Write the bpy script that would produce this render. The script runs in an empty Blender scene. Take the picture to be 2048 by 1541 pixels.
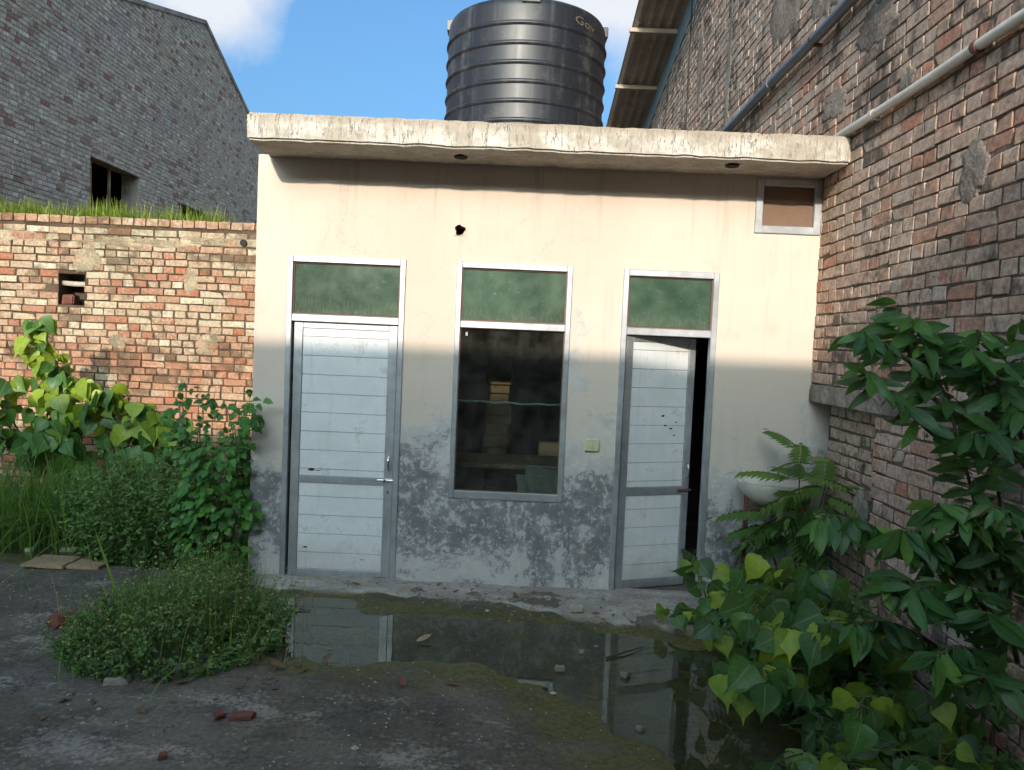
import bpy, math, random
import numpy as np
from mathutils import Vector, Matrix, noise as mnoise

random.seed(7); RNG = np.random.default_rng(7)
rad = math.radians
scene = bpy.context.scene
COL = scene.collection

# ------------------------------------------------------------------ camera
CAM_POS = (0.0, 0.0, 1.735)
def cam_basis():
    """level eye line 1.735 m up, looking along +Y, pitched down 3 degrees, rolled 2.5 degrees"""
    v = Vector(((1040 - 1024) / 1540.0, -(692 - 770.5) / 1540.0, 1.0)).normalized()
    z = Vector((math.sin(rad(2.5)), math.cos(rad(2.5)), 0))
    z = (z - v * v.dot(z)).normalized()
    x = v.cross(z)
    if x[0] < 0: x = -x
    return x, v, z
_x, _v, _z = cam_basis()
RIGHT = Vector((_x[0], _v[0], _z[0])); UP = Vector((_x[1], _v[1], _z[1])); FWD = Vector((_x[2], _v[2], _z[2]))
cam_d = bpy.data.cameras.new('camera'); cam = bpy.data.objects.new('camera', cam_d); COL.objects.link(cam)
cam_d.sensor_width = 36; cam_d.lens = 36 * 1540 / 2048; cam_d.clip_end = 500; cam_d.clip_start = 0.05
m = Matrix((RIGHT, UP, -FWD)).transposed().to_4x4(); m.translation = Vector(CAM_POS)
cam.matrix_world = m
scene.camera = cam
def project(p):
    d = Vector(p) - Vector(CAM_POS); c = d.dot(FWD)
    if c < 0.1: return None
    return 1024 + 1540 * d.dot(RIGHT) / c, 770.5 - 1540 * d.dot(UP) / c, c

# ------------------------------------------------------------------ light
SUN_EL, SUN_AZ = 21.8, 10.5        # sun low behind the camera, a little from the left
world = bpy.data.worlds.new('World'); scene.world = world; world.use_nodes = True
wn, wl = world.node_tree.nodes, world.node_tree.links
wn.clear()
sky = wn.new('ShaderNodeTexSky'); sky.sky_type = 'NISHITA'; sky.sun_disc = False
sky.sun_elevation = rad(SUN_EL); sky.sun_rotation = rad(180 + SUN_AZ); sky.air_density = 1.0; sky.dust_density = 7.5; sky.ozone_density = 7.5
wbg = wn.new('ShaderNodeBackground'); wbg.inputs[1].default_value = 0.15
wout = wn.new('ShaderNodeOutputWorld')
tc = wn.new('ShaderNodeTexCoord')
def wmath(op, a, b=None, clamp=False):
    n = wn.new('ShaderNodeMath'); n.operation = op; n.use_clamp = clamp
    for i, s in enumerate((a, b)):
        if s is None: continue
        if isinstance(s, (int, float)): n.inputs[i].default_value = s
        else: wl.new(s, n.inputs[i])
    return n.outputs[0]
def cloud(direction, radius):
    d = Vector(direction).normalized()
    dn = wn.new('ShaderNodeVectorMath'); dn.operation = 'DISTANCE'
    wl.new(tc.outputs['Generated'], dn.inputs[0]); dn.inputs[1].default_value = d
    return wmath('SUBTRACT', 1.0, wmath('DIVIDE', dn.outputs['Value'], radius))
cn = wn.new('ShaderNodeTexNoise'); cn.inputs['Scale'].default_value = 5.0; cn.inputs['Detail'].default_value = 9; cn.inputs['Roughness'].default_value = 0.56
wl.new(tc.outputs['Generated'], cn.inputs['Vector'])
cf = None
for dirn, r in (((-0.365, 0.85, 0.375), 0.125), ((-0.44, 0.83, 0.45), 0.16), ((0.11, 0.86, 0.47), 0.20), ((0.52, 0.8, 0.42), 0.25), ((-0.8, 0.5, 0.5), 0.35), ((0.3, 0.5, 0.9), 0.35), ((0.8, -0.3, 0.5), 0.4), ((-0.7, -0.5, 0.45), 0.4)):
    c_ = cloud(dirn, r); cf = c_ if cf is None else wmath('MAXIMUM', cf, c_)
cmask = wmath('MULTIPLY', wmath('ADD', wmath('MULTIPLY', cf, 0.55), wmath('SUBTRACT', cn.outputs['Fac'], 0.56)), 3.2, True)
hz = wn.new('ShaderNodeMix'); hz.data_type = 'RGBA'
wl.new(wmath('MULTIPLY', cmask, 0.93), hz.inputs[0]); tn = wn.new('ShaderNodeMix'); tn.data_type = 'RGBA'; tn.blend_type = 'MULTIPLY'; tn.inputs[0].default_value = 1.0
wl.new(sky.outputs[0], tn.inputs[6]); tn.inputs[7].default_value = (0.95, 1.06, 0.93, 1)
wl.new(tn.outputs[2], hz.inputs[6]); hz.inputs[7].default_value = (2.75, 2.82, 2.95, 1)
wl.new(hz.outputs[2], wbg.inputs[0]); wl.new(wbg.outputs[0], wout.inputs[0])

sun_d = bpy.data.lights.new('sun', 'SUN'); sun = bpy.data.objects.new('sun', sun_d); COL.objects.link(sun)
sun_d.energy = 2.0; sun_d.angle = rad(0.53); sun_d.color = (1.0, 0.85, 0.71)
sdir = Vector((math.sin(rad(SUN_AZ)) * math.cos(rad(SUN_EL)), math.cos(rad(SUN_AZ)) * math.cos(rad(SUN_EL)), -math.sin(rad(SUN_EL))))
sun.rotation_euler = sdir.to_track_quat('-Z', 'Y').to_euler(); sun.location = (0, -10, 20)
vs = scene.view_settings; vs.view_transform = 'Standard'; vs.look = 'None'; vs.exposure = 1.12; vs.gamma = 1.0; vs.use_curve_mapping = False
scene.cycles.max_bounces = 8; scene.cycles.transparent_max_bounces = 12; scene.cycles.use_denoising = True

# ------------------------------------------------------------------ node helpers
class MT:
    def __init__(s, name):
        s.m = bpy.data.materials.new(name); s.m.use_nodes = True
        s.n = s.m.node_tree.nodes; s.l = s.m.node_tree.links
        s.b = s.n['Principled BSDF']; s.out = s.n['Material Output']
        s.b.inputs['Specular IOR Level'].default_value = 0.3
        g = s.n.new('ShaderNodeNewGeometry'); s.P = g.outputs['Position']
    def put(s, sock, v):
        if hasattr(v, 'is_linked') or isinstance(v, bpy.types.NodeSocket): s.l.new(v, sock)
        elif isinstance(v, (tuple, list)) and len(v) == 3 and sock.type == 'RGBA': sock.default_value = (*v, 1)
        else: sock.default_value = v
    def math(s, op, a, b=0.0, c=0.0, clamp=False):
        n = s.n.new('ShaderNodeMath'); n.operation = op; n.use_clamp = clamp
        s.put(n.inputs[0], a); s.put(n.inputs[1], b); s.put(n.inputs[2], c); return n.outputs[0]
    def noise(s, scale, detail=5, rough=0.55, vec=None, off=(0, 0, 0), sc=(1, 1, 1), dist=0.0):
        mp = s.n.new('ShaderNodeMapping'); s.l.new(vec or s.P, mp.inputs[0]); mp.inputs['Location'].default_value = off; mp.inputs['Scale'].default_value = sc
        n = s.n.new('ShaderNodeTexNoise'); s.l.new(mp.outputs[0], n.inputs['Vector'])
        n.inputs['Scale'].default_value = scale; n.inputs['Detail'].default_value = detail; n.inputs['Roughness'].default_value = rough; n.inputs['Distortion'].default_value = dist
        return n.outputs['Fac']
    def ramp(s, f, stops, mode='LINEAR'):
        n = s.n.new('ShaderNodeValToRGB'); s.l.new(f, n.inputs[0]); r = n.color_ramp; r.interpolation = mode
        while len(r.elements) < len(stops): r.elements.new(0.5)
        for e, (p, c) in zip(r.elements, stops):
            e.position = p; e.color = (c, c, c, 1) if isinstance(c, (int, float)) else (*c, 1)
        return n.outputs[0]
    def step(s, v, lo, hi):
        n = s.n.new('ShaderNodeMapRange'); n.interpolation_type = 'SMOOTHSTEP'; s.put(n.inputs[0], v); s.put(n.inputs[1], lo); s.put(n.inputs[2], hi); return n.outputs[0]
    def mix(s, f, a, b, mode='MIX'):
        n = s.n.new('ShaderNodeMix'); n.data_type = 'RGBA'; n.blend_type = mode; s.put(n.inputs[0], f); s.put(n.inputs[6], a); s.put(n.inputs[7], b); return n.outputs[2]
    def attr(s, name):
        n = s.n.new('ShaderNodeAttribute'); n.attribute_name = name
        sp = s.n.new('ShaderNodeSeparateColor'); s.l.new(n.outputs['Color'], sp.inputs[0]); return sp.outputs
    def sepP(s, v=None):
        n = s.n.new('ShaderNodeSeparateXYZ'); s.l.new(v or s.P, n.inputs[0]); return n.outputs
    def bump(s, h, strength=0.4, dist=0.01, prev=None):
        n = s.n.new('ShaderNodeBump'); n.inputs['Strength'].default_value = strength; n.inputs['Distance'].default_value = dist; s.put(n.inputs['Height'], h)
        if prev is not None: s.l.new(prev, n.inputs['Normal'])
        return n.outputs[0]
    def fin(s, color, rough=0.8, metal=0.0, bump=None, spec=None):
        s.put(s.b.inputs['Base Color'], color); s.put(s.b.inputs['Roughness'], rough); s.put(s.b.inputs['Metallic'], metal)
        if bump is not None: s.l.new(bump, s.b.inputs['Normal'])
        if spec is not None: s.b.inputs['Specular IOR Level'].default_value = spec
        return s.m

def brick_mat(name, palette, lime_c, lime_lo, lime_hi, soot_c, soot_lo, soot_hi, sc=1.6, off=(0, 0, 0), streak=(1, 1, 1), wash=None, grime=None, red=None, per=0.36):
    t = MT(name); a = t.attr('tint')
    base = t.ramp(a[0], palette)
    big = t.noise(sc, 6, 0.6, off=off); fine = t.noise(38, 4, 0.6, off=off); mid = t.noise(11, 4, 0.6, off=(3, 1, 5)); grain = t.noise(160, 2, 0.6)
    base = t.mix(t.step(mid, 0.35, 0.75), base, t.mix(0.5, base, (0.33, 0.24, 0.17)))
    base = t.mix(1.0, base, t.ramp(fine, [(0.25, 0.50), (0.75, 1.32)]), 'MULTIPLY')
    if red is not None:
        rz_ = t.sepP()[2]; rm = t.step(t.math('ADD', rz_, t.math('MULTIPLY', t.math('SUBTRACT', big, 0.5), 1.6)), red + 0.25, red - 0.1)
        base = t.mix(t.math('MULTIPLY', rm, t.math('ADD', 0.25, t.math('MULTIPLY', a[2], 0.5))), base, (0.42, 0.16, 0.085))
    lm = t.step(t.math('ADD', t.math('ADD', big, t.math('MULTIPLY', t.math('SUBTRACT', fine, 0.5), 0.55)), t.math('MULTIPLY', t.math('SUBTRACT', a[2], 0.5), per)), lime_lo, lime_hi)
    base = t.mix(lm, base, t.mix(t.step(grain, 0.3, 0.7), lime_c, tuple(c * 0.72 for c in lime_c)))
    if grime:
        gm = t.step(t.math('ADD', t.noise(7, 7, 0.72, off=(off[0] + 4, 2, 6)), t.math('MULTIPLY', t.math('SUBTRACT', grain, 0.5), 0.35)), 0.50, 0.66)
        base = t.mix(t.math('MULTIPLY', gm, 0.6), base, grime)
        sp_ = t.step(t.noise(75, 4, 0.7, off=(1, 9, off[2])), 0.60, 0.68); base = t.mix(t.math('MULTIPLY', sp_, 0.5), base, tuple(c * 0.45 for c in grime))
    if wash:                                        # old cement slurry on the upper courses
        x, y, z = t.sepP(); wm = t.math('MULTIPLY', t.step(t.math('ADD', z, t.math('MULTIPLY', t.math('SUBTRACT', big, 0.5), 3.0)), wash[0], wash[1]), t.step(fine, 0.30, 0.62))
        base = t.mix(t.math('MULTIPLY', wm, 0.62), base, (0.30, 0.285, 0.265))
    st = t.noise(sc * 1.3, 6, 0.62, off=(off[0] + 11, off[1] + 7, off[2] + 3), sc=streak)
    sm = t.step(t.math('ADD', t.math('ADD', st, t.math('MULTIPLY', t.math('SUBTRACT', mid, 0.5), 0.5)), t.math('MULTIPLY', t.math('SUBTRACT', a[1], 0.5), 0.16)), soot_lo, soot_hi)
    base = t.mix(t.math('MULTIPLY', sm, 0.85), base, soot_c)
    bp = t.bump(t.math('ADD', t.math('MULTIPLY', fine, 0.7), t.math('MULTIPLY', grain, 0.3)), 0.7, 0.006)
    return t.fin(base, 0.9, bump=bp, spec=0.2)

def mortar_mat(name, c, off=(0, 0, 0)):
    t = MT(name); n1 = t.noise(3, 6, 0.6, off=off); n2 = t.noise(45, 4, 0.65)
    col = t.mix(1.0, t.mix(t.step(n1, 0.35, 0.7), c, tuple(x * 0.45 for x in c)), t.ramp(n2, [(0.25, 0.55), (0.75, 1.25)]), 'MULTIPLY')
    return t.fin(col, 0.95, bump=t.bump(n2, 0.8, 0.01), spec=0.15)

M = {}
M['brick_left'] = brick_mat('brick_left', [(0.0, (0.40, 0.15, 0.085)), (0.22, (0.43, 0.235, 0.15)), (0.5, (0.48, 0.335, 0.225)), (0.78, (0.54, 0.42, 0.285)), (1.0, (0.62, 0.53, 0.385))],
                            (0.52, 0.45, 0.315), 0.56, 0.74, (0.115, 0.08, 0.05), 0.47, 0.68, 1.3, grime=(0.28, 0.195, 0.12), red=1.45)
M['brick_right'] = brick_mat('brick_right', [(0.0, (0.45, 0.21, 0.14)), (0.25, (0.48, 0.295, 0.215)), (0.6, (0.53, 0.39, 0.30)), (0.85, (0.57, 0.455, 0.365)), (1.0, (0.62, 0.54, 0.46))],
                             (0.56, 0.48, 0.40), 0.53, 0.70, (0.085, 0.074, 0.066), 0.51, 0.64, 1.5, (5, 2, 9), (1, 1, 0.45), wash=(3.0, 4.6), grime=(0.25, 0.205, 0.165), per=0.14)
M['brick_grey'] = brick_mat('brick_grey', [(0.0, (0.34, 0.11, 0.08)), (0.09, (0.42, 0.27, 0.22)), (0.16, (0.58, 0.51, 0.42)), (0.7, (0.72, 0.63, 0.505)), (1.0, (0.86, 0.79, 0.68))],
                            (0.66, 0.63, 0.57), 0.62, 0.82, (0.38, 0.34, 0.30), 0.52, 0.80, 0.5, (1, 8, 4), grime=(0.40, 0.25, 0.20))
M['mortar_left'] = mortar_mat('mortar_left', (0.135, 0.095, 0.06)); M['mortar_right'] = mortar_mat('mortar_right', (0.20, 0.165, 0.13)); M['mortar_grey'] = mortar_mat('mortar_grey', (0.52, 0.46, 0.385))
M['lime'] = mortar_mat('lime', (0.46, 0.375, 0.25), (4, 4, 4)); M['cement'] = mortar_mat('cement', (0.33, 0.30, 0.26), (2, 4, 4)); M['cement_dark'] = mortar_mat('cement_dark', (0.32, 0.275, 0.235), (7, 4, 4))

def plaster():
    t = MT('house_plaster'); x, y, z = t.sepP()
    n1 = t.noise(1.75, 9, 0.68, dist=0.5, off=(2.6, 0, 1.3)); n2 = t.noise(9, 8, 0.7, off=(3, 3, 3)); n3 = t.noise(55, 4, 0.7); cl = t.noise(0.9, 3, 0.5, off=(9, 1, 2))
    strk = t.noise(9, 5, 0.6, sc=(1.6, 1.6, 0.14), off=(2, 0, 0))
    cream = t.mix(t.step(cl, 0.35, 0.7), (0.645, 0.56, 0.475), (0.60, 0.495, 0.41))
    cream = t.mix(t.math('MULTIPLY', t.step(strk, 0.52, 0.78), 0.35), cream, (0.42, 0.38, 0.31))
    # damp zone: how likely paint has come off, by height above the yard
    band = t.ramp(t.math('DIVIDE', z, 2.0), [(0.0, 0.66), (0.10, 0.70), (0.17, 0.90), (0.36, 0.97), (0.44, 0.76), (0.55, 0.52), (0.72, 0.32), (1.0, 0.0)])
    pm = t.math('ADD', t.math('ADD', t.math('MULTIPLY', n1, 1.0), t.math('MULTIPLY', t.math('SUBTRACT', n2, 0.5), 0.34)), t.math('MULTIPLY', t.math('SUBTRACT', band, 0.6), 0.37))
    n4 = t.noise(24, 6, 0.75, off=(6, 2, 1), dist=0.6)
    pf = t.math('ADD', pm, t.math('MULTIPLY', t.math('SUBTRACT', n4, 0.5), 0.22))
    under = t.step(pf, 0.445, 0.50); peel = t.step(pf, 0.555, 0.60)
    wash = t.mix(t.step(n2, 0.4, 0.65), (0.40, 0.405, 0.405), (0.54, 0.545, 0.545))
    grey = t.mix(t.step(n2, 0.35, 0.65), (0.155, 0.160, 0.170), (0.27, 0.27, 0.265))
    salt = t.step(t.math('ADD', t.math('MULTIPLY', n4, 0.75), t.math('MULTIPLY', n2, 0.45)), 0.60, 0.68)
    grey = t.mix(t.math('MULTIPLY', salt, 0.75), grey, (0.50, 0.51, 0.515))
    dirt = t.math('MULTIPLY', t.step(t.math('ADD', n2, t.math('MULTIPLY', t.math('SUBTRACT', 0.42, z), 0.55)), 0.58, 0.85), 0.55)
    low = t.mix(t.step(z, 0.9, 1.9), t.mix(dirt, t.mix(0.45, cream, (0.50, 0.50, 0.475)), (0.22, 0.19, 0.15)), cream)
    col = t.mix(peel, t.mix(t.math('MULTIPLY', under, 0.75), low, wash), grey)
    speck = t.math('MULTIPLY', t.step(n3, 0.64, 0.70), t.step(z, 0.50, 0.02))
    col = t.mix(t.math('MULTIPLY', speck, 0.8), col, (0.09, 0.08, 0.07))
    up = t.math('MULTIPLY', t.step(t.noise(5, 6, 0.6, off=(1, 6, 3)), 0.56, 0.74), 0.22)
    col = t.mix(up, col, (0.46, 0.36, 0.26))
    ck = t.noise(1.9, 6, 0.55, off=(7, 3, 5), dist=0.8); crack = t.math('MULTIPLY', t.step(t.math('ABSOLUTE', t.math('SUBTRACT', ck, 0.5)), 0.0035, 0.0), t.step(cl, 0.45, 0.6))
    col = t.mix(t.math('MULTIPLY', crack, 0.22), col, (0.16, 0.13, 0.10))
    drip = t.math('MULTIPLY', t.step(t.noise(7, 5, 0.65, sc=(1.9, 1.9, 0.07), off=(5, 2, 0)), 0.54, 0.72), t.step(t.math('ADD', z, t.math('MULTIPLY', n1, 0.9)), 2.7, 3.3))
    col = t.mix(t.math('MULTIPLY', drip, 0.35), col, (0.30, 0.25, 0.19))
    trowel = t.noise(3.2, 4, 0.5, sc=(1, 1, 2.2), off=(3, 8, 1))
    h = t.math('SUBTRACT', t.math('ADD', t.math('ADD', t.math('MULTIPLY', n3, 0.14), t.math('MULTIPLY', n2, 0.25)), t.math('MULTIPLY', trowel, 2.0)), t.math('ADD', t.math('MULTIPLY', peel, 0.6), t.math('MULTIPLY', crack, 0.12)))
    return t.fin(col, 0.85, bump=t.bump(h, 0.55, 0.004), spec=0.25)
M['plaster'] = plaster()

def slab_mat():
    t = MT('slab_paint'); x, y, z = t.sepP()
    n1 = t.noise(4.5, 8, 0.65); n2 = t.noise(22, 6, 0.65, off=(2, 2, 2)); cr = t.noise(9, 6, 0.6, sc=(2.2, 2.2, 0.25), off=(5, 0, 0))
    col = t.mix(t.step(n1, 0.38, 0.62), (0.40, 0.355, 0.29), (0.62, 0.58, 0.52))
    col = t.mix(t.math('MULTIPLY', t.step(n2, 0.50, 0.70), 0.6), col, (0.27, 0.24, 0.205))
    top = t.math('MULTIPLY', t.step(t.math('ADD', z, t.math('MULTIPLY', n1, 0.10)), 3.12, 3.19), 0.6)
    col = t.mix(top, col, (0.33, 0.26, 0.19))
    crk = t.step(t.math('ABSOLUTE', t.math('SUBTRACT', cr, 0.5)), 0.010, 0.0)
    col = t.mix(t.math('MULTIPLY', crk, t.step(n1, 0.42, 0.55)), col, (0.10, 0.08, 0.06))
    edge = t.math('MULTIPLY', t.step(t.math('ADD', z, t.math('MULTIPLY', t.math('SUBTRACT', n2, 0.5), 0.05)), 2.990, 2.970), t.math('MULTIPLY', t.step(n1, 0.48, 0.62), 0.45))
    col = t.mix(edge, col, (0.12, 0.09, 0.06))
    return t.fin(col, 0.88, bump=t.bump(t.math('ADD', n2, t.math('MULTIPLY', crk, -0.8)), 0.6, 0.008), spec=0.2)
M['slab'] = slab_mat()

def plain(name, c, rough=0.6, metal=0.0, var=0.25, scale=20, bump=0.15, spec=0.35):
    t = MT(name); n = t.noise(scale, 5, 0.6); n2 = t.noise(scale * 0.17, 4, 0.6, off=(3, 3, 3))
    f = t.math('ADD', t.math('MULTIPLY', n, 0.5), t.math('MULTIPLY', n2, 0.5))
    col = t.mix(1.0, c, t.ramp(f, [(0.3, 1 - var), (0.7, 1 + var * 0.6)]), 'MULTIPLY')
    return t.fin(col, t.math('ADD', t.math('MULTIPLY', t.math('SUBTRACT', f, 0.5), 0.3), rough), metal, t.bump(n, bump, 0.003), spec)
M['alu'] = plain('aluminium', (0.50, 0.525, 0.55), 0.42, 0.7, 0.3, 14, 0.1)
M['pvc'] = plain('pvc_plank', (0.70, 0.73, 0.75), 0.42, 0, 0.14, 9, 0.05, 0.4)
def pvc_mat():
    t = MT('pvc_plank'); x, y, z = t.sepP(); n = t.noise(6, 6, 0.6); st = t.noise(16, 5, 0.6, sc=(1.4, 1.4, 0.10)); f = t.noise(45, 4, 0.65)
    col = t.mix(t.step(n, 0.35, 0.7), (0.62, 0.65, 0.66), (0.70, 0.725, 0.74))
    col = t.mix(t.math('MULTIPLY', t.step(st, 0.52, 0.74), 0.22), col, (0.40, 0.39, 0.36))
    low = t.math('MULTIPLY', t.step(t.math('ADD', z, t.math('MULTIPLY', t.math('SUBTRACT', n, 0.5), 0.5)), 0.42, 0.02), 0.45); col = t.mix(low, col, (0.34, 0.31, 0.26))
    col = t.mix(t.math('MULTIPLY', t.step(t.math('ADD', n, t.math('MULTIPLY', f, 0.4)), 0.78, 0.92), 0.4), col, (0.33, 0.31, 0.28))
    return t.fin(col, t.math('ADD', 0.36, t.math('MULTIPLY', n, 0.2)), bump=t.bump(n, 0.08, 0.01), spec=0.4)
M['pvc'] = pvc_mat()
M['bead'] = plain('brown_bead', (0.16, 0.085, 0.055), 0.6)
M['chrome'] = plain('chrome', (0.75, 0.75, 0.75), 0.25, 1.0, 0.2)
M['dark'] = plain('dark_damage', (0.035, 0.03, 0.028), 0.9)
M['rust'] = plain('rusted_steel', (0.15, 0.07, 0.045), 0.75, 0.2, 0.5, 40, 0.4)
M['white_pvc'] = plain('white_pipe', (0.62, 0.60, 0.54), 0.42, 0, 0.25, 16, 0.1, 0.45)
M['blue_pvc'] = plain('blue_pipe', (0.125, 0.145, 0.175), 0.4, 0, 0.3, 16, 0.1, 0.45)
M['brown_pvc'] = plain('brown_coupler', (0.14, 0.05, 0.035), 0.5)
M['screen'] = plain('vent_screen', (0.20, 0.125, 0.085), 0.75, 0, 0.15, 60, 0.3)
M['switch'] = plain('switch_plastic', (0.58, 0.55, 0.36), 0.45, 0, 0.15)
M['ceramic'] = plain('ceramic', (0.56, 0.54, 0.48), 0.22, 0, 0.25, 12, 0.05, 0.5)
M['wood'] = plain('weathered_wood', (0.37, 0.26, 0.155), 0.85, 0, 0.5, 30, 0.5)
M['fascia'] = plain('blue_fascia', (0.26, 0.37, 0.45), 0.5, 0.2, 0.25, 6)
M['asbestos'] = plain('roof_sheet', (0.44, 0.355, 0.28), 0.85, 0, 0.35, 8, 0.3)
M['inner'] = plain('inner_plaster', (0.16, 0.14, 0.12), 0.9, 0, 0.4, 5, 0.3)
M['inner_pale'] = plain('reflection_pillar', (0.28, 0.18, 0.10), 0.9, 0, 0.5, 12, 0.4)
M['sack'] = plain('white_sack', (0.40, 0.41, 0.40), 0.7, 0, 0.3, 10, 0.5)
M['cord'] = plain('pale_cord', (0.42, 0.55, 0.66), 0.6)
M['stone'] = plain('stone', (0.22, 0.20, 0.17), 0.9, 0, 0.4, 30, 0.6)
M['redbrick'] = plain('brick_fragment', (0.19, 0.075, 0.052), 0.9, 0, 0.4, 40, 0.7)
M['palestone'] = plain('pale_fragment', (0.42, 0.37, 0.31), 0.9, 0, 0.4, 30, 0.6)
M['deadleaf'] = plain('dead_leaf', (0.16, 0.095, 0.05), 0.8, 0, 0.5, 60)
M['stem'] = plain('stem_bark', (0.085, 0.065, 0.045), 0.85, 0, 0.4, 60, 0.5)
M['stem_green'] = plain('green_stem', (0.10, 0.13, 0.045), 0.7, 0, 0.4, 60, 0.3)
M['earth'] = plain('earth', (0.10, 0.075, 0.05), 0.95, 0, 0.4, 8, 0.6)
M['gold'] = plain('worn_lettering', (0.17, 0.13, 0.08), 0.7, 0, 0.5, 70)
M['straw'] = plain('dry_straw', (0.30, 0.23, 0.12), 0.85, 0, 0.4, 60)
M['flower'] = plain('weed_flower', (0.40, 0.34, 0.15), 0.8, 0, 0.3)
M['lug'] = plain('pale_lug', (0.20, 0.20, 0.195), 0.5, 0, 0.3)

def green_glass():
    t = MT('green_pane'); n = t.noise(7, 6, 0.6); sc = t.noise(26, 5, 0.7, dist=1.5); x, y, z = t.sepP()
    col = t.mix(t.step(n, 0.35, 0.7), (0.034, 0.066, 0.044), (0.056, 0.094, 0.062))
    col = t.mix(t.math('MULTIPLY', t.step(sc, 0.60, 0.74), 0.35), col, (0.34, 0.37, 0.28))
    big = t.noise(1.3, 3, 0.5, off=(0.7, 2, 4)); col = t.mix(1.0, col, t.ramp(big, [(0.3, 0.6), (0.7, 1.5)]), 'MULTIPLY')
    dst = t.math('MULTIPLY', t.step(t.math('ADD', t.math('MULTIPLY', t.noise(60, 4, 0.7, sc=(1, 1, 0.3)), 0.5), t.math('MULTIPLY', t.math('SUBTRACT', 2.08, z), 1.1)), 0.30, 0.62), 0.45)
    col = t.mix(dst, col, (0.19, 0.20, 0.145))
    return t.fin(col, t.math('ADD', 0.10, t.math('MULTIPLY', n, 0.22)), spec=0.6)
M['green'] = green_glass()
def clear_glass():
    t = MT('window_glass'); t.n.remove(t.b)
    n = t.noise(5, 6, 0.65)
    tr = t.n.new('ShaderNodeBsdfTransparent'); tr.inputs[0].default_value = (0.78, 0.83, 0.80, 1)
    gl = t.n.new('ShaderNodeBsdfGlossy'); gl.inputs['Roughness'].default_value = 0.015
    df = t.n.new('ShaderNodeBsdfDiffuse'); df.inputs[0].default_value = (0.22, 0.21, 0.18, 1)
    fr = t.n.new('ShaderNodeFresnel'); fr.inputs[0].default_value = 1.6
    a = t.n.new('ShaderNodeMixShader'); t.l.new(t.math('MULTIPLY', fr.outputs[0], 1.25, clamp=True), a.inputs[0]); t.l.new(tr.outputs[0], a.inputs[1]); t.l.new(gl.outputs[0], a.inputs[2])
    b = t.n.new('ShaderNodeMixShader'); t.l.new(t.math('ADD', 0.015, t.math('MULTIPLY', t.step(t.math('ADD', n, t.math('MULTIPLY', t.noise(40, 5, 0.7, sc=(1, 1, 0.35)), 0.35)), 0.50, 0.95), 0.11)), b.inputs[0]); t.l.new(a.outputs[0], b.inputs[1]); t.l.new(df.outputs[0], b.inputs[2])
    t.l.new(b.outputs[0], t.out.inputs[0]); return t.m
M['glass'] = clear_glass()
def water_mat():
    t = MT('puddle_water'); t.n.remove(t.b)
    tr = t.n.new('ShaderNodeBsdfTransparent'); tr.inputs[0].default_value = (0.62, 0.66, 0.50, 1)
    gl = t.n.new('ShaderNodeBsdfGlossy'); gl.inputs['Roughness'].default_value = 0.025
    n = t.noise(7, 3, 0.5, sc=(1, 1, 1)); bp = t.bump(n, 0.05, 0.01); t.l.new(bp, gl.inputs['Normal'])
    fr = t.n.new('ShaderNodeFresnel'); fr.inputs[0].default_value = 1.33
    film = t.noise(1.7, 6, 0.65, off=(4, 2, 0)); fine = t.noise(26, 5, 0.7)
    df = t.n.new('ShaderNodeBsdfDiffuse'); alg = t.mix(t.step(t.noise(5, 7, 0.7, off=(9, 4, 1)), 0.48, 0.66), (0.125, 0.130, 0.080), (0.185, 0.175, 0.055)); t.l.new(alg, df.inputs[0])
    a = t.n.new('ShaderNodeMixShader'); t.l.new(t.math('MULTIPLY', fr.outputs[0], 2.1, clamp=True), a.inputs[0]); t.l.new(tr.outputs[0], a.inputs[1]); t.l.new(gl.outputs[0], a.inputs[2])
    scum = t.math('ADD', 0.34, t.math('MULTIPLY', t.step(t.math('ADD', film, t.math('MULTIPLY', t.math('SUBTRACT', fine, 0.5), 0.6)), 0.48, 0.70), 0.58))
    b = t.n.new('ShaderNodeMixShader'); t.l.new(t.math('MULTIPLY', scum, 0.55), b.inputs[0]); t.l.new(a.outputs[0], b.inputs[1]); t.l.new(df.outputs[0], b.inputs[2])
    t.l.new(b.outputs[0], t.out.inputs[0]); return t.m
M['water'] = water_mat()

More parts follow.
